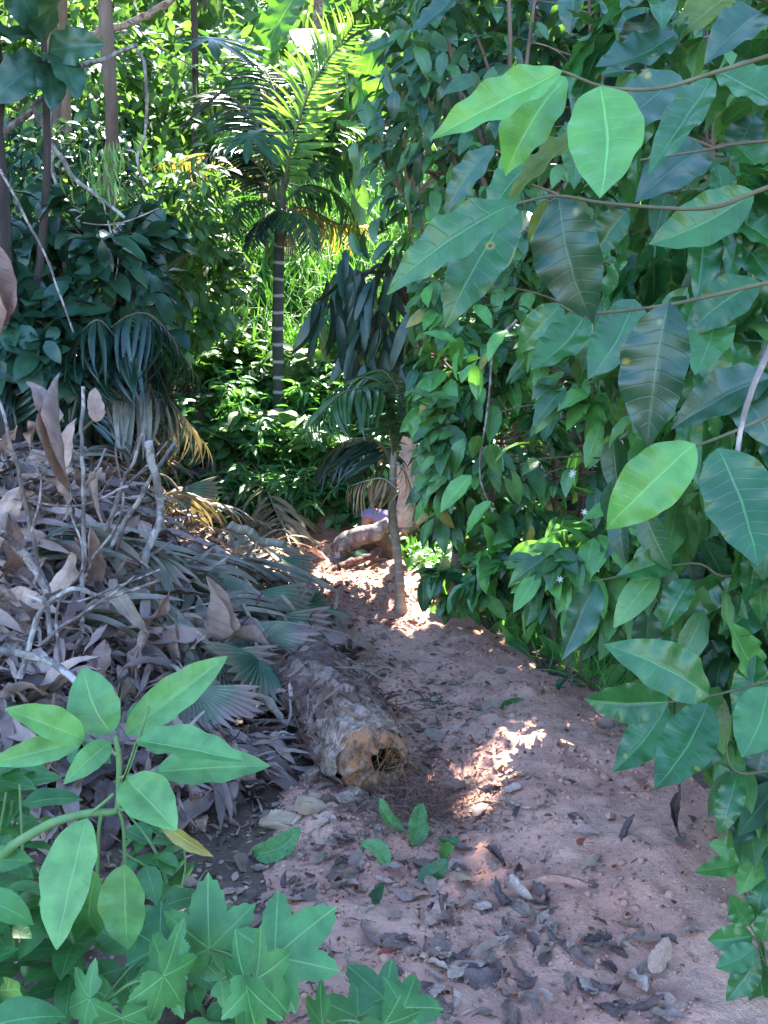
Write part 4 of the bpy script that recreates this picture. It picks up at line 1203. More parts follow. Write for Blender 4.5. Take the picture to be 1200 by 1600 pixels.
mats_d = ['dead', 'dead_pale', 'dead_grey', 'dead_grey', 'dead', 'dead_dark']
desc = {'dead': 'crumpled brown dead leaf among the strips of the heap', 'dead_pale': 'pale dry leaf among the strips of the heap', 'dead_grey': 'grey green dried leaf among the strips of the heap', 'dead_dark': 'dark brown dead leaf among the strips of the heap'}
pm = []
for k in range(6):
    mb = MB(); mb.place(T_dead[k], (0, 0, 0), (0, 1, 0), (0, 0, 1), 1.); pm.append(mb)
proto = {}
for i, (x, y) in enumerate(pile_samples(150)):
    m = mats_d[r.integers(0, 6)]; k = int(r.integers(0, 6))
    if (m, k) not in proto:
        o = pm[k].build('dead_leaf', M[m]); proto[(m, k)] = o
    else:
        o = proto[(m, k)].copy(); COL.objects.link(o)
    p = pile_pt(x, y, r.uniform(0, .07)); s = r.uniform(.14, .27)
    d = nz(np.array([r.normal() * .6 + .2, -.4 + r.normal() * .5, -.35 + r.normal() * .3]))
    Mx = frames(d[None], nz(np.array([[0, -.5, 1.]]) + r.normal(size=(1, 3)) * .4))[0]
    from mathutils import Matrix
    o.rotation_euler = Matrix(Mx.tolist()).to_euler(); o.location = p; o.scale = (s, s, s)
    tag(o, desc[m], 'dead leaf', 'small dead leaves in the debris heap, ' + m.replace('_', ' '))

# dry branches
BR = [([(128, 1000), (130, 850), (128, 720), (130, 604)], 3.6, .010, .007, 'bark_grey', 'upright pale stick standing in the heap', [((132, 760), (165, 700))]),
      ([(80, 1000), (55, 850), (20, 700), (-10, 600)], 3.5, .011, .006, 'twig', 'dry branch leaning left at the left edge of the heap', [((50, 830), (65, 740)), ((25, 720), (-5, 690))]),
      ([(75, 930), (40, 870), (0, 830)], 3.4, .018, .014, 'twig', 'thick crooked branch at the left edge of the heap', []),
      ([(165, 830), (190, 760), (210, 720), (228, 665)], 3.8, .011, .006, 'twig', 'forked stick rising from the heap', [((190, 765), (262, 690))]),
      ([(120, 950), (170, 860), (240, 740), (275, 690)], 3.9, .013, .008, 'bark_grey', 'long stick slanting up to the right over the heap', []),
      ([(60, 1010), (140, 950), (255, 905)], 3.4, .008, .005, 'twig', 'thin stick lying slanted below the dry leaves', [((150, 945), (210, 900))]),
      ([(30, 1060), (60, 960), (110, 920), (150, 930)], 3.2, .012, .008, 'bark_grey', 'bent grey branch behind the sapling', [((75, 945), (40, 930))]),
      ([(-20, 1010), (70, 1030), (140, 1085), (200, 1160)], 3.0, .014, .010, 'bark_grey', 'grey branch sloping down behind the sapling top', []),
      ([(180, 1000), (300, 950), (390, 930)], 3.8, .007, .004, 'twig', 'thin twig in the middle of the heap', [((250, 968), (290, 1000))]),
      ([(330, 1010), (400, 1060), (475, 1130)], 3.6, .012, .010, 'palm_bark', 'frond stalk leaning on the log', []),
      ([(380, 1160), (430, 1150), (475, 1140), (482, 1085)], 3.4, .008, .006, 'twig', 'forked twig propped against the side of the log', []),
      ([(440, 930), (500, 1000), (620, 1075)], 4.2, .011, .007, 'palm_bark', 'green brown stalk lying across the back of the log', []),
      ([(225, 880), (250, 800), (232, 690)], 3.8, .016, .018, 'bark_grey', 'cut branch stub with a pale end in the heap', []),
      ([(140, 880), (190, 800), (180, 700)], 3.7, .006, .004, 'twig', 'slim twig beside the upright stick', []),
      ([(100, 1060), (90, 950), (130, 880), (110, 800)], 3.3, .007, .004, 'twig', 'crooked thin twig in front of the brown leaves', []),
      ([(200, 760), (120, 790), (20, 780)], 3.7, .006, .004, 'twig', 'thin twig lying flat at the upper left of the heap', []),
      ([(30, 900), (110, 940), (250, 890)], 3.5, .006, .004, 'twig', 'thin twig crossing the dry leaves at the left', []),
      ([(360, 820), (400, 845), (445, 852)], 4.6, .026, .022, 'palm_bark', 'thick pale green stalk lying at the back of the heap', [])]
for pts_, Y, r0, r1, m, lab, forks in BR:
    P = curve([at(x, y, Y + .05 * math.sin(i * 2.)) for i, (x, y) in enumerate(pts_)], 30)
    b = MB(); b.tube(P, np.linspace(r0, r1, len(P)) * .9, 8, .25, int(r0 * 9999)); o = b.build('dead_branch', M[m]); tag(o, lab, 'branch', 'dry branches in the debris heap')
    for f0, f1 in forks:
        fb_ = MB(); fb_.tube(curve([at(*f0, Y), at((f0[0] + f1[0]) / 2 + 4, (f0[1] + f1[1]) / 2, Y - .02), at(*f1, Y)], 8), np.linspace(r1, r1 * .5, 9), 6); fb_.build('fork', M[m], o)

# ================================================================== LEAVES AND TWIGS ON THE PATH
r = np.random.default_rng(81)
LIT = [(500, 1300), (560, 1250), (640, 1200), (600, 1080), (700, 1050), (800, 1180), (860, 1260), (760, 1320), (840, 1400), (960, 1480), (1080, 1620), (560, 1620), (560, 1520), (660, 1440), (560, 1400), (440, 1420), (380, 1330)]
spots_ = []
while len(spots_) < 185:
    x = r.uniform(380, 1100); y = r.uniform(1050, 1610)
    if in_poly(x, y, LIT): spots_.append((x, y))
while len(spots_) < 215:
    x = r.uniform(600, 1150); y = r.uniform(1000, 1590); spots_.append((x, y))
while len(spots_) < 260:
    x = r.uniform(470, 700); y = r.uniform(870, 1020); spots_.append((x, y))
mats_l = ['dead_pale', 'dead', 'dead_dark', 'dead_dark', 'dead', 'dead_grey']
desc = {'dead': 'brown fallen leaf lying on the dirt path', 'dead_pale': 'pale mauve fallen leaf lying on the dirt path', 'dead_grey': 'grey green fallen leaf lying on the dirt path', 'dead_dark': 'dark purple brown curled leaf lying on the dirt path'}
proto = {}


def lay(o, p, s, d, nrm):
    Mx = frames(nz(np.array([d], float)), nz(np.array([nrm], float)))[0]
    o.rotation_euler = Matrix(Mx.tolist()).to_euler(); o.location = p; o.scale = (s, s, s)


for i, (x, y) in enumerate(spots_):
    m = mats_l[r.integers(0, 6)]; k = int(r.integers(0, 6))
    tset = T_dead if m == 'dead_dark' else T_flat
    if (m, k) not in proto:
        mb = MB(); mb.place(tset[k], (0, 0, 0), (0, 1, 0), (0, 0, 1), 1.); o = mb.build('fallen_leaf', M[m]); proto[(m, k)] = o
    else:
        o = proto[(m, k)].copy(); COL.objects.link(o)
    p = gpt(x, y)
    a = r.uniform(0, 6.28)
    lay(o, p + np.array([0, 0, .008]), r.uniform(.045, .105), (math.cos(a), math.sin(a), r.normal() * .12), np.array([0, 0, 1.]) + r.normal(size=3) * .22)
    tag(o, desc[m], 'fallen leaf', 'fallen leaves on the path, ' + m.replace('_', ' '))

for (x, y, L, a, mt, k, lab) in [(655, 1395, .10, .3, 'coffee', 3, 'flat green leaf fallen below the upright green one'), (720, 1345, .09, 2.2, 'cover', 4, 'curled pale green leaf at the right end of the fallen green leaves'), (560, 1345, .10, -.6, 'weed', 5, 'torn green leaf lying below the broken log end'), (630, 1330, .12, 2.4, 'weed', 1, 'folded bright green leaf topmost of the fallen green leaves'), (520, 1365, .11, .2, 'dead_grey', 4, 'dull rolled leaf left of the fallen green leaves'),
        (640, 1345, .13, 1.2, 'coffee', 0, 'green leaf lying upright on the path in front of the log'), (690, 1370, .12, -1.2, 'cover', 1, 'pale green torn leaf right of the upright green one'),
        (610, 1370, .11, 2.6, 'coffee', 2, 'folded green leaf in front of the log'), (580, 1425, .09, -1.4, 'coffee_dark', 2, 'small dark green leaf standing in the dirt'), (780, 1110, .13, .4, 'cover', 0, 'green leaf lying in the middle of the path'),
        (750, 1130, .12, 1.0, 'dead_grey', 1, 'dull green leaf beside the green one in the middle of the path'), (672, 1425, .10, 1.5, 'dead_pale', 0, 'round pale pink leaf lying on the path'), (760, 1500, .11, .3, 'dead_pale', 2, 'long pale leaf near the bottom of the path'),
        (830, 1440, .10, 1.9, 'dead_pale', 1, 'curled pale leaf on the right side of the litter'), (1020, 1545, .09, 1.1, 'dead_pale', 3, 'mauve leaf standing on edge at the lower right of the path'),
        (590, 1515, .06, .9, 'red_leaf', 2, 'small dark red leaf near the lobed weed'), (720, 1545, .13, .2, 'dead_dark', 2, 'long dark red brown curled leaf near the bottom edge'),
        (395, 1340, .17, -.35, 'weed', 2, 'green leaf lying folded left of the path below the wood chunks'), (535, 885, .28, .9, 'coffee_dark', 0, 'dark blue green leaf lying at the foot of the far stump'),
        (600, 993, .06, .4, 'red_leaf', 1, 'orange red leaf on the path before the small palm'), (900, 1340, .05, .6, 'red_leaf', 3, 'tiny orange leaf on the bare dirt'), (870, 1095, .10, 1.3, 'coffee', 1, 'fallen coffee leaf at the right path edge')]:
    tset = T_flat
    mb = MB(); mb.place(tset[k], (0, 0, 0), (0, 1, 0), (0, 0, 1), 1.)
    o = mb.build('fallen_leaf', M[mt]); p = gpt(x, y)
    up = .75 if ('upright' in lab or 'standing' in lab or 'folded' in lab) else .05
    lay(o, p + np.array([0, 0, .012]), L, (math.cos(a), math.sin(a) * .6, up), (math.sin(a) * .3, -.8, 1. - up * .6))
    tag(o, lab, 'fallen leaf')

# litter flakes, chips and twigs too many to count
def flakes(n, xr, yr, sz, seed, dens):
    r = np.random.default_rng(seed)
    x = r.uniform(*xr, n * 3); y = r.uniform(*yr, n * 3)
    ok = r.random(n * 3) < dens(x, y); x = x[ok][:n]; y = y[ok][:n]; n = len(x)
    B = np.stack([x, y, ztop(x, y) + .004], -1)
    a = r.uniform(0, 6.28, n)
    D = np.stack([np.cos(a), np.sin(a), r.normal(size=n) * .2], -1)
    tp = [leaf_tpl(w, 3, 2, .5, .5, b_, f_, seed=i) for i, (w, b_, f_) in enumerate([(.5, .4, .3), (.8, -.5, .2), (.14, .3, .2), (.08, .5, 0)])]
    mb = MB(); mb.scatter(tp, B, D, nz(np.array([0, 0, 1.]) + r.normal(size=(n, 3)) * .3), sz * r.lognormal(0, .45, n), r)
    return mb


def dens_path(x, y):
    c = path_c(y); w = path_w(y); u = (x - c) / w
    return np.clip(.55 * (1 - sst(u, -.5, .35)) + .10 + .4 * sst(y, 5.3, 6.0), 0, 1) * np.clip(vnoise(x * 6, y * 6, 77) * 1.6, 0, 1)


mb = flakes(17000, (-1.2, 1.2), (1.6, 7.2), .017, 91, dens_path)
mb.scatter(tp_strip, *(lambda q: (np.stack([q[0], q[1], ztop(q[0], q[1]) + .006], -1), nz(np.stack([r.normal(size=len(q[0])), r.normal(size=len(q[0])), r.normal(size=len(q[0])) * .12], -1)), nz(np.array([0, 0, 1.]) + r.normal(size=(len(q[0]), 3)) * .3), r.uniform(.03, .12, len(q[0])), r))((lambda x, y: (x[dens_path(x, y) > .32], y[dens_path(x, y) > .32]))(r.uniform(-1, .9, 1700), r.uniform(1.7, 6.5, 1700))))
tag(mb.build('leaf_litter', M['litter']), 'small flakes of dry leaf and bark strewn on the path', 'leaf litter', kind='stuff')
mb = flakes(5000, (-3.5, 3), (2.0, 8.5), .05, 92, lambda x, y: np.where(path_e(x, y) > .9, .6, .05))
tag(mb.build('leaf_litter', M['litter']), 'dry leaf litter on the soil beside the path', 'leaf litter', kind='stuff')

for pts_, r0, lab in [([(780, 1270), (820, 1285), (858, 1278)], .006, 'pale curved twig lying in the sun fleck on the path'), ([(560, 1400), (610, 1392), (640, 1393)], .003, 'thin straw twig beside the green leaves'),
                      ([(930, 1120), (955, 1140), (970, 1155)], .008, 'pale root end at the right edge of the path'), ([(720, 1275), (760, 1268), (800, 1285)], .005, 'thin twig left of the curved twig on the path'),
                      ([(460, 1395), (470, 1360), (462, 1330)], .003, 'thin grass stalk standing in the dirt'), ([(510, 1375), (545, 1405), (570, 1415)], .003, 'thin pale stalk lying left of the path')]:
    P = [gpt(*q) + np.array([0, 0, r0]) for q in pts_]
    if 'standing' in lab: P = [gpt(460, 1395), at(468, 1360, gpt(460, 1395)[1]), at(460, 1325, gpt(460, 1395)[1])]
    stick('twig', lab, 'twig', P, r0, r0 * .6, 'log_wood')

def crumbs(n, seed):
    r = np.random.default_rng(seed)
    x = r.uniform(-1.0, 1.3, n * 2); y = r.uniform(1.7, 6.5, n * 2); ok = (path_e(x, y) < 1.1) & (vnoise(x * 5, y * 5, 91) > .35); x, y = x[ok][:n], y[ok][:n]
    n = len(x); th = np.linspace(0, 2 * math.pi, 7); ph = np.array([-.9, 0, .9]) * 1.2
    TH, PH = np.meshgrid(th, ph, indexing='ij'); U_ = np.stack([np.cos(TH) * np.cos(PH), np.sin(TH) * np.cos(PH), np.sin(PH)], -1).reshape(-1, 3)
    U_ = U_ * (1 + .35 * (r.random((len(U_), 1)) - .5))
    tp = [(U_, grid_faces(6, 2)[:, ::-1], np.zeros((len(U_), 2)))]
    mb = MB(); mb.scatter(tp, np.stack([x, y, ztop(x, y) + .001], -1), rdir(n, r), rdir(n, r), .0035 * r.lognormal(0, .55, n), r)
    return mb


tag(crumbs(9000, 95).build('soil_crumbs', M['path']), 'crumbs of dry earth and grit on the path', 'earth crumbs', kind='stuff')

import bmesh
for pts_, r0, lab in [([(770, 1428), (820, 1404), (870, 1398), (925, 1406)], .022, 'half buried root arching across the lower path'), ([(850, 1425), (880, 1450), (905, 1490)], .012, 'short half buried root below the arching root')]:
    stick('root', lab, 'root', [gpt(*q) - np.array([0, 0, r0 * .45]) for q in pts_], r0, r0 * .6, 'path', None, 9, .12)
# ================================================================== SMALL PALM, FAR STUMP, PERSON
sm = gpt(627, 962)
t = thing('small_palm', 'small palm with a thin bare stem at the bend of the path', 'palm', sm)
Yp = sm[1]
P = curve([sm, at(622, 880, Yp), at(613, 800, Yp), at(613, 760, Yp), at(616, 705, Yp)], 24)
b = MB(); b.tube(P, np.interp(np.linspace(0, 1, len(P)), [0, .06, .15, 1], [.042, .03, .023, .018]), 10, .02); b.build('trunk', M['palm_bark'], t)
r = np.random.default_rng(101)
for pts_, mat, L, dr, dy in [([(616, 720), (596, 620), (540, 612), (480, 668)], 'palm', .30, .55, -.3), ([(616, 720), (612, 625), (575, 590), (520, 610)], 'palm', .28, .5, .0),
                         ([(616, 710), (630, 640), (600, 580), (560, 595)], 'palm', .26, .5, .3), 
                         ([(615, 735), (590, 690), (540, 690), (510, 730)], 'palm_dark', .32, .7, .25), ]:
    n_ = len(pts_)
    o = frond([at(x, y, Yp + dy * i / (n_ - 1)) for i, (x, y) in enumerate(pts_)], 40, L, mat, t, r, dr, .3, .009)
for pts_, L in [([(616, 720), (634, 740), (646, 785), (644, 830)], .14), ([(622, 765), (598, 748), (570, 752), (545, 760)], .2), ([(622, 770), (610, 790), (608, 820), (606, 845)], .12)]:
    o = frond([at(x, y, Yp - .1) for x, y in pts_], 16, L, 'palm_dead', t, r, 1.6, .1, .006, rachis='palm_bark')
    o['label'] = 'dead drooping straw coloured frond'

# far stump: eroded overhanging log
st = thing('fallen_log', 'weathered grey log lying across the far end of the path', 'log', gpt(535, 890), )
def seg(pts_, Y, rr, mat, name, bump=.25, sd=1):
    P = curve([at(x, y, Y) for x, y in pts_], 18); b = MB(); b.tube(P, np.interp(np.linspace(0, 1, len(P)), np.linspace(0, 1, len(rr)), rr), 16, bump, sd); return b.build(name, M[mat], st)
Ys = 6.55
seg([(524, 890), (527, 868), (546, 846), (578, 832), (608, 816)], Ys, [.045, .055, .06, .058, .04], 'bark_grey', 'trunk', bump=.15)
seg([(600, 822), (606, 850), (604, 875)], Ys + .05, [.05, .05, .045], 'bark_brown', 'root', sd=3)
seg([(548, 872), (575, 862), (600, 852)], Ys + .2, [.04, .06, .05], 'bark_dark', 'underside_shade', sd=4)  # dark piece added beneath the log, standing for the shade in its hollow
stick('cut_pole', 'pale cut pole lying in front of the weathered far log', 'pole', [gpt(530, 896) + np.array([0, 0, .02]), at(560, 876, 6.35), at(592, 856, 6.5)], .028, .024, 'log_bark')

# person sitting behind the log, knee raised
def skin_body(name, joints, edges, mat, parent, sub=2):
    me = bpy.data.meshes.new(name)
    o = bpy.data.objects.new(name, me); COL.objects.link(o)
    off = Vector(parent.location) if parent else Vector()
    me.from_pydata([tuple(Vector([float(q) for q in p]) - off) for p, _ in joints], edges, [])
    if parent: o.parent = parent
    md = o.modifiers.new('skin', 'SKIN'); md.use_smooth_shade = True
    for v, (_, rd) in zip(me.skin_vertices[0].data, joints):
        rd = rd if isinstance(rd, tuple) else (rd, rd)
        v.radius = rd
    me.skin_vertices[0].data[0].use_root = True
    s = o.modifiers.new('sub', 'SUBSURF'); s.levels = sub; s.render_levels = sub
    me.materials.append(M[mat])
    dg = bpy.context.evaluated_depsgraph_get(); ev = o.evaluated_get(dg)
    m2 = bpy.data.meshes.new_from_object(ev); o.modifiers.clear(); o.data = m2
    for p in m2.polygons: p.use_smooth = True
    return o


Yq = 7.35
hip = at(648, 842, Yq); pe = thing('person', 'person in lavender trousers and navy top sitting half hidden behind the far log', 'person', (hip[0], hip[1], hip[2] - .12))
def J(px, py, dy, rd): return (at(px, py, Yq + dy), rd)
skinj = [J(648, 838, 0, .10), J(650, 800, .0, .11), J(652, 768, 0, .12), J(654, 742, 0, .05), J(652, 722, -.02, .075), J(650, 700, -.02, .08),
         J(662, 752, -.14, .05), J(668, 800, -.2, .04), J(640, 826, -.24, .033), J(628, 834, -.27, .03),
         J(650, 752, .15, .05), J(640, 800, .2, .04), J(612, 826, .15, .033), J(602, 832, .12, .03),
         J(612, 818, -.1, .075), J(571, 803, -.13, .058), J(577, 838, -.1, .045), J(578, 880, -.1, .035), J(560, 886, -.12, .03),
         J(615, 822, .12, .075), J(584, 806, .14, .058), J(590, 842, .15, .045), J(592, 880, .15, .035), J(572, 886, .15, .03)]
ed = [(0, 1), (1, 2), (2, 3), (3, 4), (4, 5), (2, 6), (6, 7), (7, 8), (8, 9), (2, 10), (10, 11), (11, 12), (12, 13), (0, 14), (14, 15), (15, 16), (16, 17), (17, 18), (0, 19), (19, 20), (20, 21), (21, 22), (22, 23)]
skin_body('body', skinj, ed, 'skin', pe)
skin_body('shirt', [J(642, 836, 0, .125), J(650, 800, 0, .135), J(652, 766, 0, .145), J(654, 752, 0, .07), J(663, 752, -.15, .066), J(668, 794, -.2, .055), J(650, 752, .16, .066), J(640, 794, .21, .055), J(618, 818, -.02, .09)],
          [(0, 1), (1, 2), (2, 3), (2, 4), (4, 5), (2, 6), (6, 7), (0, 8)], 'shirt', pe)
skin_body('trousers', [J(648, 842, 0, .12), J(612, 817, -.1, .092), J(572, 803, -.13, .07), J(574, 812, -.13, .062), J(615, 821, .12, .092), J(585, 806, .14, .07), J(587, 818, .14, .06)], [(0, 1), (1, 2), (2, 3), (0, 4), (4, 5), (5, 6)], 'trousers', pe)
skin_body('hair', [J(653, 712, .03, .08), J(651, 698, .01, .088), J(652, 690, .02, .05)], [(0, 1), (1, 2)], 'hair', pe)
for k in range(2):
    hx = [(628, 834, -.27), (602, 832, .12)][k]
    hb = MB(); base = at(hx[0], hx[1], Yq + hx[2])
    for q in range(5):
        a = (q - 2) * .25
        d = np.array([-.8, a * .6, -.45 - .1 * abs(q - 2)]); L_ = [.05, .085, .09, .085, .07][q]
        o0 = base + np.array([-.03, a * .07, -.01]); hb.tube(curve([base, o0, o0 + nz(d) * L_ * .6, o0 + nz(d) * L_ + np.array([0.01, 0, -.015])], 9), np.linspace(.011, .007, 10), 6)
    hb.build('hand', M['skin'], pe)

# ================================================================== ARECA PALM
ab = gpt(436, 700); Ya = 8.6
ab = at(436, 705, Ya); ab[2] = min(ab[2], float(hgt(ab[0], ab[1])))
t = thing('areca_palm', 'slender areca palm with white-ringed dark trunk on the green slope', 'palm', ab)
P = curve([ab, at(436, 640, Ya), at(434, 520, Ya), at(436, 400, Ya), at(438, 340, Ya)], 30)
b = MB(); b.tube(P, np.linspace(.052, .042, len(P)), 14); b.build('trunk', M['areca_bark'], t)
b = MB(); b.tube(curve([at(438, 385, Ya), at(439, 340, Ya), at(441, 290, Ya)], 10), np.linspace(.05, .03, 11), 10); b.build('crownshaft', M['stem_olive'], t)
r = np.random.default_rng(111)
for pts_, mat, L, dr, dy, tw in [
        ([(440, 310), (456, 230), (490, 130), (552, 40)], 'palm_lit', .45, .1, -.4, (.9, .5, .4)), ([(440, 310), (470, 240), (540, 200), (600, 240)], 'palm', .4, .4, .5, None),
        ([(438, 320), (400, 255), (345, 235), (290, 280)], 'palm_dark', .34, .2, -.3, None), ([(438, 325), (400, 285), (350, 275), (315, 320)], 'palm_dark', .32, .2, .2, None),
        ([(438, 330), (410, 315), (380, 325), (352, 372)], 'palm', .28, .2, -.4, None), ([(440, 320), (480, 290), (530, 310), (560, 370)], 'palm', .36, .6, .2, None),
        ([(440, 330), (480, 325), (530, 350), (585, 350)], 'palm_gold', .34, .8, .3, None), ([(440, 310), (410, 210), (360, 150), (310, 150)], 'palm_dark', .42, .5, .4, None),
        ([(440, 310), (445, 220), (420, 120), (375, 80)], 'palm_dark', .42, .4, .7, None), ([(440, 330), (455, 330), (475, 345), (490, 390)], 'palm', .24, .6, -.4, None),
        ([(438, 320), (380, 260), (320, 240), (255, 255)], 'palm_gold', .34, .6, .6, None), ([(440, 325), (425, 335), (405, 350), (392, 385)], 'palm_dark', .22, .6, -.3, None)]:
    n_ = len(pts_)
    o = frond([at(x, y, Ya + dy * i / (n_ - 1)) for i, (x, y) in enumerate(pts_)], 46, L, mat, t, r, dr, .4, .014, twist=tw)
    lab = {'palm_lit': 'sunlit pale green frond', 'palm_gold': 'dry golden frond'}.get(mat)
    if lab: o['label'] = lab
b = MB()
for k in range(14):
    c_ = at(452 + r.normal() * 8, 375 + r.normal() * 12, Ya - .05)
    b.tube(curve([at(440, 350, Ya), (at(440, 350, Ya) + c_) / 2 + np.array([.03, 0, .02]), c_ + np.array([0, 0, -.1])], 8), .006, 4)
b.build('flower_stalk', M['palm_dead'], t)

# ================================================================== HILLSIDE COVER
r = np.random.default_rng(121)
# grass
n = 14000
x = r.uniform(-4.5, .8, n * 2); y = r.uniform(9.2, 14.5, n * 2); ok = vnoise(x * 1.2, y * 1.2, 5) > .28
x = x[ok][:n]; y = y[ok][:n]; n = len(x)
B = np.stack([x, y, hgt(x, y)], -1)
mb = MB(); mb.scatter(T_blade, B, nz(np.array([0, 0, 1.]) + r.normal(size=(n, 3)) * np.array([.4, .4, .1])), nz(np.array([0, -1, .3]) + r.normal(size=(n, 3)) * .8), r.uniform(.4, 1.0, n), r)
tag(mb.build('grass', M['grass']), 'tall bright green grass on the slope behind the palm', 'grass', kind='stuff')
n = 5200
x = r.uniform(.1, 2.6, n); y = r.uniform(3.3, 7.5, n); ok = path_e(x, y) > 1.02; x, y = x[ok], y[ok]; n = len(x)
B = np.stack([x, y, hgt(x, y)], -1)
mb = MB(); mb.scatter(T_blade + T_narrow[:1], B, nz(np.array([0, 0, .8]) + r.normal(size=(n, 3)) * np.array([.6, .6, .1])), nz(np.array([0, -1, .3]) + r.normal(size=(n, 3)) * .8), r.uniform(.08, .24, n), r)
tag(mb.build('grass', M['grass']), 'short grass and weeds along the right side of the path', 'grass', kind='stuff')
n = 1500
x = r.uniform(.15, 1.3, n); y = r.uniform(5.6, 8.2, n); ok = path_e(x, y) > .95; x, y = x[ok], y[ok]; n = len(x)
B = np.stack([x, y, hgt(x, y) + r.uniform(0, .15, n)], -1)
mb = MB(); mb.scatter(T_low, B, nz(r.normal(size=(n, 3)) * np.array([1, 1, .5]) + np.array([0, -.3, .2])), nz(np.array([0, -.4, 1]) + r.normal(size=(n, 3)) * .4), r.uniform(.05, .11, n), r)
tag(mb.build('ground_cover', M['weed']), 'small-leaved weeds on the sunny bank right of the small palm', 'ground cover', kind='stuff')
# low ground cover mat
n = 9000
x = r.uniform(-4., 2.0, n); y = r.uniform(7.3, 12., n); ok = ~((path_e(x, y) < 1.) & (y < 7.6)); x, y = x[ok], y[ok]; n = len(x)
B = np.stack([x, y, hgt(x, y) + r.uniform(0, .22, n)], -1)
mb = MB(); mb.scatter(T_low, B, nz(r.normal(size=(n, 3)) * np.array([1, 1, .4]) + np.array([0, -.4, -.1])), nz(np.array([0, -.5, 1]) + r.normal(size=(n, 3)) * .4), r.uniform(.07, .16, n), r)
tag(mb.build('ground_cover', M['cover']), 'low leafy ground cover on the slope', 'ground cover', kind='stuff')


def leafy_proto(seed, H, nst, leaf, mat, tpls):
    r = np.random.default_rng(seed)
    t = thing('leafy_shrub', 'glossy narrow-leaved shrub on the green bank behind the path', 'shrub', (0, 0, 0), 'shrubs covering the green bank')
    s = MB(); B, D, N, S = [], [], [], []
    for k in range(nst):
        top = np.array([r.normal() * H * .4, r.normal() * H * .4 - .1 * H, H * r.uniform(.6, 1.1)])
        P = curve([np.zeros(3), top * .5 + np.array([0, 0, H * .12]), top], 10); s.tube(P, np.linspace(.008, .003, len(P)), 4)
        for i in range(2, len(P)):
            for q in range(3):
                a = r.uniform(0, 6.28); B.append(P[i]); D.append([math.cos(a), math.sin(a) - .25, r.uniform(-.5, .35)]); N.append(nz(np.array([0, -.4, 1]) + r.normal(size=3) * .3)); S.append(leaf * r.uniform(.65, 1.2))
    f = MB(); f.scatter(tpls, np.array(B), np.array(D), np.array(N), np.array(S), r)
    s.build('stem', M['stem_green'], t); f.build('foliage', M[mat], t)
    return t


def copy_tree(o, parent=None):
    c = o.copy(); COL.objects.link(c); c.parent = parent
    for ch in o.children: copy_tree(ch, c)
    return c


protos = [leafy_proto(131, .55, 9, .17, 'cover', T_narrow), leafy_proto(132, .45, 8, .15, 'cover', T_narrow), leafy_proto(133, .5, 8, .18, 'shrub_mid', T_broad), leafy_proto(134, .5, 9, .14, 'weed', T_narrow)]
labs = ['glossy narrow-leaved shrub on the green bank behind the path', 'lower glossy narrow-leaved shrub on the green bank behind the path', 'broader-leaved shrub on the green bank behind the path', 'bright small-leaved shrub on the green bank behind the path']
used = [False] * 4
for i in range(70):
    px_ = r.uniform(330, 690); py_ = r.uniform(600, 850)
    p = gp(px_, py_)
    if p[1] < 7.55 or (405 < px_ < 470 and 650 < py_ < 790): continue
    k = int(r.integers(0, 4))
    if used[k]: o = copy_tree(protos[k])
    else: o = protos[k]; used[k] = True
    o.location = (p[0], p[1], float(hgt(p[0], p[1])) - .02); o.rotation_euler = (0, 0, r.uniform(0, 6.28)); s = r.uniform(.75, 1.15); o.scale = (s, s, s)
    o['label'] = labs[k]; o['group'] = 'shrubs covering the green bank, ' + ['tall glossy', 'low glossy', 'broad-leaved', 'small-leaved'][k]

# ================================================================== LEFT SHRUBS AND BACKGROUND PLANTS
def zz(x, y): return (x, y, float(hgt(x, y)))


def bpx(px, Y): return zz((px - 600) / FPX * Y * 1.0, Y)


def bushpx(name, label, cat, px, py, Y, rx, rz, n, tpls, size, mat, seed, **kw):
    c = at(px, py, Y); q = Y / FPX
    base = zz(c[0] + kw.pop('off', 0.), Y + .15)
    return bush(name, label, cat, base, c, (rx * q, rx * q * .7, rz * q), n, tpls, size, M and mat, seed, **kw)


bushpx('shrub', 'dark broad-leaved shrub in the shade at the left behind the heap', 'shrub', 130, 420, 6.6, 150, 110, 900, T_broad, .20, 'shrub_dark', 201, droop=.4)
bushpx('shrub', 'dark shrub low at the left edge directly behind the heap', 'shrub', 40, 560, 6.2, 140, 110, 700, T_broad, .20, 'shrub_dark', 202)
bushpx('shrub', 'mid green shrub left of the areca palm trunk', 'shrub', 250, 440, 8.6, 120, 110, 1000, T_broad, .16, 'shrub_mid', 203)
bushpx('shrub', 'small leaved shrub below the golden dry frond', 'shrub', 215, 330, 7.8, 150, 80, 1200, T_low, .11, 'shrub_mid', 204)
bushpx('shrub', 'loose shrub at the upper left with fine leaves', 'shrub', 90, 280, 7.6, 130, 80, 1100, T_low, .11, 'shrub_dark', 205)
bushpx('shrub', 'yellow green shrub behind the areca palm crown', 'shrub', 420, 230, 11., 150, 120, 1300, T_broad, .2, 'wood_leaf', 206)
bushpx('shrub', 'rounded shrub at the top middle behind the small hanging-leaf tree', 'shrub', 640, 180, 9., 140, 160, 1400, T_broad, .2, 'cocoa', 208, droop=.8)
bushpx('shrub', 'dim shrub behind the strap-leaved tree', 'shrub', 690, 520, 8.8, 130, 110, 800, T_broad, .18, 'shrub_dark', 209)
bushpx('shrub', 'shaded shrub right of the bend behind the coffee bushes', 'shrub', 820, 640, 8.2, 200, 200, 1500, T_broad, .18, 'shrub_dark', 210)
bushpx('shrub', 'yellow green shrub far behind at the top left', 'shrub', 250, 170, 12., 190, 130, 1800, T_broad, .18, 'wood_leaf', 211)
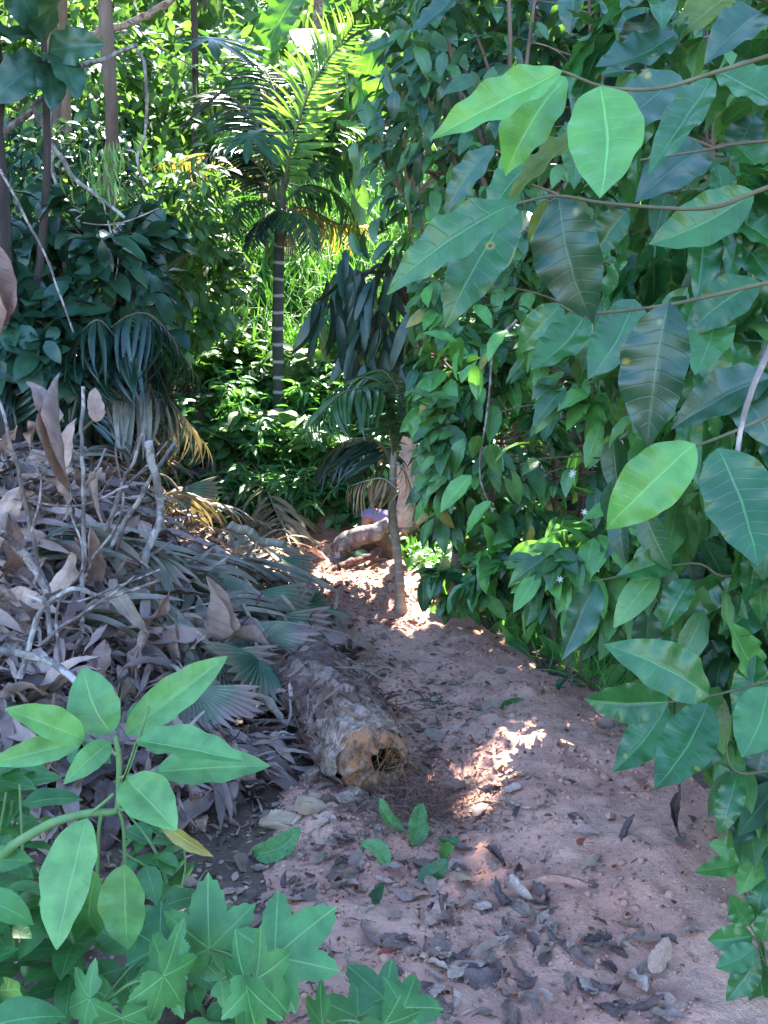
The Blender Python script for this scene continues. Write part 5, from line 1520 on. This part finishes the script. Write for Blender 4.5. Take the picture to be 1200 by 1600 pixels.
bushpx('shrub', 'far shrub at the left edge behind the dark trunk', 'shrub', 60, 150, 11., 170, 150, 1600, T_broad, .18, 'shrub_mid', 212)
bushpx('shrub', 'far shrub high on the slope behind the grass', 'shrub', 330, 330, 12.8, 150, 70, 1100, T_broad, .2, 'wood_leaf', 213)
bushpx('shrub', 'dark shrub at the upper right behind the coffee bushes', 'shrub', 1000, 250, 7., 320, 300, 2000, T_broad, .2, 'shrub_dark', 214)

# drooping dark palm fronds behind the heap (one young palm)
yb = zz(-1.9, 6.3)
t = thing('young_palm', 'young stemless palm with dark drooping fronds behind the heap', 'palm', yb)
r = np.random.default_rng(221)
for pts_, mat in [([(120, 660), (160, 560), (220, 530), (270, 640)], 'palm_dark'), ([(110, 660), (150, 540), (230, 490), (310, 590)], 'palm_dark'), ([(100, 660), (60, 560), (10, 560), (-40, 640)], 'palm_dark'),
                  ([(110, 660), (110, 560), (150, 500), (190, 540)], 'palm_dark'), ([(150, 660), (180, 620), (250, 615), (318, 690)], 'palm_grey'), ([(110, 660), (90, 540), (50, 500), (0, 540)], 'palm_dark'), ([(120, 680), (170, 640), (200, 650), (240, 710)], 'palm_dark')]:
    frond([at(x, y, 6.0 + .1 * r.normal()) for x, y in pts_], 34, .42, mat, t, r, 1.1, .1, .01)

# banana plants
T_ban = [leaf_tpl(.28, 24, 6, .25, .35, b_, .25, .02, 6, seed=300 + i, bite=.06) for i, b_ in enumerate((.9, 1.4, .5))]


def banana(label, base, top, leaves, Y, seed):
    r = np.random.default_rng(seed)
    t = thing('banana_plant', label, 'banana plant', base)
    P = curve([base, (np.array(base) + top) / 2, top], 10)
    b = MB(); b.tube(P, np.linspace(.10, .06, len(P)), 12); b.build('trunk', M['stem_green'], t)
    for (bx, by), (tx, ty), w in leaves:
        B = at(bx, by, Y + r.uniform(-.2, .2)); T = at(tx, ty, Y + r.uniform(-.4, .4)); L = np.linalg.norm(T - B)
        mb = MB(); mb.place(T_ban[r.integers(0, 3)], B, T - B + np.array([0, 0, .25 * L]), np.array([0, -.9, .7]) + r.normal(size=3) * .2, L * 1.1, w)
        mb.build('leaf', M['banana'], t)
        pb = MB(); pb.tube(curve([top, (np.array(top) + B) / 2, B], 8), .025, 6); pb.build('leaf_stalk', M['stem_green'], t)
    return t


banana('banana plant with broad lit leaves behind the brown trunk at top left', bpx(215, 12.4), at(215, 210, 12.4), [((215, 200), (150, 100), 1.2), ((215, 200), (270, 190), 1.4), ((210, 195), (200, 90), 1.1), ((215, 200), (130, 190), 1.2), ((220, 200), (300, 110), 1.1)], 12.3, 301)
banana('banana plant with upright leaves right of the sunlit palm frond', bpx(560, 11.), at(560, 200, 11.), [((560, 200), (590, 30), 1.2), ((560, 200), (530, 70), 1.3), ((565, 200), (650, 90), 1.1), ((560, 200), (470, 20), 1.3), ((560, 205), (500, 180), 1.1)], 10.9, 302)
banana('banana plant at the top edge above the areca palm', bpx(400, 14.), at(400, 130, 14.), [((400, 120), (340, 20), 1.3), ((400, 120), (470, -20), 1.3), ((400, 120), (440, 110), 1.1), ((400, 120), (330, 130), 1.2)], 13.8, 303)

# big-leaved breadfruit-like sapling at top left
t = thing('lobed_leaf_tree', 'young tree with big dark leaves in the top left corner', 'tree', zz(-2.3, 6.4))
r = np.random.default_rng(311)
b = MB(); b.tube(curve([t.location, at(70, 330, 6.2), at(70, 100, 6.0), at(62, 20, 6.0)], 16), np.linspace(.03, .012, 16), 7); b.build('trunk', M['bark_dark'], t)
T_big = [leaf_tpl(.5, 16, 8, .6, .8, b_, .2, .05, 3, .012, 9, seed=70 + i, crumple=.03, bite=.05) for i, b_ in enumerate((.7, 1.2, .4))]
for (bx, by), (tx, ty), s in [((72, 70), (92, -50), .55), ((66, 70), (-20, 40), .5), ((72, 85), (128, 110), .42), ((68, 90), (8, 135), .45), ((75, 80), (165, 62), .40), ((66, 60), (20, -40), .5), ((72, 95), (90, 165), .35)]:
    B = at(bx, by, 6.0); T = at(tx, ty, 5.75)
    mb = MB(); mb.place(T_big[r.integers(0, 3)], B, T - B, np.array([.1, -.8, .7]) + r.normal(size=3) * .4, s); mb.build('leaf', M['shrub_dark'], t)
for (bx, by), (tx, ty), s in [((330, 60), (390, 80), .40), ((390, 210), (430, 240), .32)]:
    B = at(bx, by, 6.4); T = at(tx, ty, 6.2)
    mb = MB(); mb.place(T_deep, B, T - B, np.array([.1, -.8, .7]) + r.normal(size=3) * .3, s); mb.build('leaf', M['shrub_dark'], t)

# trunks with crowns that close the canopy above the frame: shade trees
trees = [('leaning over the path from the left with a brown trunk at the top left', (158, 6.9), .055, 'bark_brown'), ('with a dark trunk at the very left edge', (5, 6.0), .11, 'bark_dark'),
         ('with a slim reddish trunk behind the brown one', (118, 9.5), .055, 'bark_brown'), ('with a pale thin trunk at the top middle', (500, 13.), .09, 'bark_grey'), ('with a thin grey trunk left of the areca palm', (300, 10.5), .04, 'bark_dark'),
         ('with a brown trunk low behind the left shrubs', (92, 8.4), .07, 'bark_brown')]
tb = []
for k, (lab, (px, Y), rr, mt) in enumerate(trees):
    base = bpx(px, Y); t = thing('shade_tree', 'tree ' + lab, 'tree', base)
    tb.append((t, np.array(base), rr, mt))
r = np.random.default_rng(321)
n = 42000
c = np.stack([r.uniform(-10, 5.5, n), r.uniform(5.0, 16.5, n), 0 * r.random(n)], -1)
c[:, 2] = 6.2 + r.uniform(0, 3.4, n) + np.maximum(c[:, 1] - 9, 0) * .12
keep = np.ones(n, bool)
# clumps and gaps
keep &= vnoise(c[:, 0] * 1.1 + c[:, 2] * .5, c[:, 1] * 1.1, 66) > np.where(c[:, 1] > 11.8, .68, .12)
for T, rad, fr in TG:
    w = c - T; s_ = w @ SUN; perp = np.linalg.norm(w - s_[:, None] * SUN, axis=1)
    keep &= ~((s_ > 0) & (perp < rad + (.15 if rad > .25 else .12)) & (r.random(n) < fr))
px_, py_, f_ = proj(c)
keep &= (py_ < -10)
c = c[keep]; n = len(c)
D = nz(r.normal(size=(n, 3)) * np.array([1, 1, .5]) + np.array([0, 0, -.4])); N = nz(SUN * .8 + r.normal(size=(n, 3)) * .5); S = r.uniform(.24, .42, n)
own = np.argmin(np.stack([np.hypot(c[:, 0] - q[1][0] + .0, c[:, 1] - q[1][1] - 1.5) for q in tb]), axis=0)
for k, (t, base, rr, mt) in enumerate(tb):
    px0, Y0 = trees[k][1]
    q = own == k
    cen = c[q].mean(0) if q.any() else base + np.array([0, 0, 8])
    top = np.array([base[0] + .1, base[1] + .1, 6.4])
    b = MB(); P = curve([base - np.array([0, 0, .05]), base * .6 + top * .4 + r.normal(size=3) * .06, top], 20)
    b.tube(P, np.linspace(rr, rr * .6, len(P)), 10, .06, k); b.build('trunk', M[mt], t)
    if q.sum() > 50:
        lb = MB()
        cc = c[q]
        for i in r.choice(len(cc), 40, replace=False)[:40]:
            lp = curve([top, (top + cc[i]) / 2 + np.array([0, 0, .3]), cc[i]], 40)
            if sun_gap(lp, r, 1.2).any(): continue
            lb.tube(curve([top, (top + cc[i]) / 2 + np.array([0, 0, .3]), cc[i]], 8), np.linspace(rr * .4, .012, 9), 5)
        if lb.n: lb.build('limb', M[mt], t)
        f = MB(); f.scatter(T_low, cc, D[q], N[q], S[q], r); f.build('crown', M['canopy'], t)

# far wood behind everything
r = np.random.default_rng(331)
n = 20000
x = r.uniform(-13, 12, n); y = r.uniform(14.5, 24, n); zt = hgt(x, y)
z = zt + r.random(n) ** .8 * np.maximum(2.2 + .30 * y - zt, 1.5)
B = np.stack([x, y, z], -1)
keep = vnoise(x * .9 + 3, z * .9 + y * .4, 8) > .36
keep &= ~((vnoise(x * .55 + 9, z * .55, 18) > .62) & (z - zt > 2.5) & (x < -1))
B = B[keep]; n = len(B)
mb = MB(); mb.scatter(T_low, B, nz(r.normal(size=(n, 3)) + np.array([0, 0, -.5])), nz(r.normal(size=(n, 3)) + np.array([0, -.3, .8])), r.uniform(.25, .55, n), r)
tag(mb.build('far_wood', M['wood_leaf']), 'mass of backlit forest leaves on the hill far behind', 'woodland', kind='stuff')
for k, (px, Y, rr, lab) in enumerate([(30, 15, .10, 'slim far trunk at the left among backlit leaves'), (100, 17, .12, 'far trunk just left of the brown trunk'), (330, 16, .08, 'far thin trunk above the golden frond'), (455, 18, .14, 'far trunk behind the sunlit frond'), (700, 16, .12, 'far trunk behind the small hanging-leaf tree')]):
    base = np.array(bpx(px, Y)); stick('tree_trunk', lab, 'tree trunk', [base, base + np.array([r.normal() * .2, 0, 4]), base + np.array([r.normal() * .4, 0, 9])], rr, rr * .6, 'bark_brown', 'far trunks in the wood')

# lianas and bare branches at the upper left
for pts_, Y, r0, r1, mat, lab in [([(-20, 240), (50, 170), (120, 110), (215, 70)], 6.2, .028, .018, 'bark_grey', 'grey bare branch rising from the left edge across the trunks'),
        ([(50, 165), (80, 220), (110, 270), (150, 305), (195, 340)], 6.2, .024, .014, 'bark_grey', 'grey vine sagging below the bare branch'),
        ([(212, 70), (228, 120), (226, 210), (214, 250), (226, 290)], 6.4, .016, .010, 'bark_grey', 'grey vine hanging straight down from the bare branch'),
        ([(80, 60), (84, 150), (78, 220), (90, 300)], 6.6, .020, .014, 'bark_grey', 'pale upright vine near the left trunks'),
        ([(0, 265), (35, 330), (75, 410), (115, 520)], 5.2, .010, .007, 'twig', 'long thin stick slanting in front of the dark left shrub'),
        ([(160, 310), (170, 350), (185, 400), (180, 440)], 6.2, .008, .005, 'bark_grey', 'thin twig hanging below the sagging vine'),
        ([(140, 330), (120, 345), (180, 350), (250, 325)], 6.2, .007, .005, 'bark_grey', 'thin cross twig under the sagging vine'),
        ([(140, 60), (170, 45), (230, 25), (275, -10)], 8.4, .045, .035, 'log_wood', 'sunlit bare limb at the top left'),
        ([(350, 140), (310, 175), (280, 200)], 7.4, .015, .01, 'bark_dark', 'dark twig left of the palm crown'),
        ([(200, 30), (250, 75), (330, 120)], 7., .008, .006, 'twig', 'thin dark twig across the sunlit limb')]:
    stick('bare_branch', lab, 'branch', [at(x, y, Y) for x, y in pts_], r0 * .72, r1 * .72, mat, 'bare branches at the upper left')
# hanging pods on the vine
b = MB()
pb_ = [at(160 + r.normal() * 22, 215 + r.uniform(0, 85), 6.3 + r.normal() * .1) for _ in range(90)]
b.scatter([leaf_tpl(.14, 5, 2, .6, .8, .4, .5), leaf_tpl(.10, 5, 2, .6, .8, .8, .5)], np.array(pb_), nz(np.array([0, 0, -1.]) + r.normal(size=(90, 3)) * .2), rdir(90, r), r.uniform(.08, .16, 90), r)
tag(b.build('hanging_creeper', M['pod']), 'pale green creeper with narrow leaves hanging under the bare branch', 'creeper')
me = bpy.data.meshes.new('fruit'); bm = bmesh.new(); bmesh.ops.create_uvsphere(bm, u_segments=16, v_segments=12, radius=.03)
for v in bm.verts: v.co.z *= 1.2
bm.to_mesh(me); bm.free(); me.materials.append(M['fruit'])
for p_ in me.polygons: p_.use_smooth = True
o = bpy.data.objects.new('green_fruit', me); COL.objects.link(o); o.location = at(37, 152, 6.1); tag(o, 'small round green fruit hanging at the upper left', 'fruit')
b = MB(); b.tube([(0, 0, .03), (.005, 0, .08), (.03, 0, .14)], .003, 5); b.build('stalk', M['stem_olive'], o)

# ================================================================== light, sky, camera
w = bpy.data.worlds.new('World'); scene.world = w; w.use_nodes = True
nt = w.node_tree; nt.nodes.clear()
sky = nt.nodes.new('ShaderNodeTexSky'); sky.sky_type = 'NISHITA'; sky.sun_disc = False; sky.ozone_density = 7.0; sky.dust_density = .5
sky.sun_elevation = EL; sky.sun_rotation = AZ % (2 * math.pi)
bg = nt.nodes.new('ShaderNodeBackground'); bg.inputs[1].default_value = .15
ow = nt.nodes.new('ShaderNodeOutputWorld')
nt.links.new(sky.outputs[0], bg.inputs[0]); nt.links.new(bg.outputs[0], ow.inputs[0])
ld = bpy.data.lights.new('sun', 'SUN'); ld.energy = 5.0; ld.angle = R(.5); ld.color = (1, .94, .84)
lo = bpy.data.objects.new('sun', ld); COL.objects.link(lo)
lo.rotation_euler = Vector([float(v) for v in SUN]).to_track_quat('Z', 'Y').to_euler()

cd = bpy.data.cameras.new('camera'); cam = bpy.data.objects.new('camera', cd); COL.objects.link(cam)
cam.location = CAM.tolist(); cam.rotation_euler = (R(90) - PITCH, 0, 0)
cd.sensor_fit = 'VERTICAL'; cd.sensor_height = 24.; cd.lens = 24. * FPX / 1600.
cd.clip_start = .05; cd.clip_end = 500
scene.camera = cam
scene.view_settings.view_transform = 'Standard'; scene.view_settings.look = 'None'
scene.view_settings.exposure = 3.2; scene.view_settings.gamma = 1.0
scene.cycles.max_bounces = 8; scene.cycles.transparent_max_bounces = 8
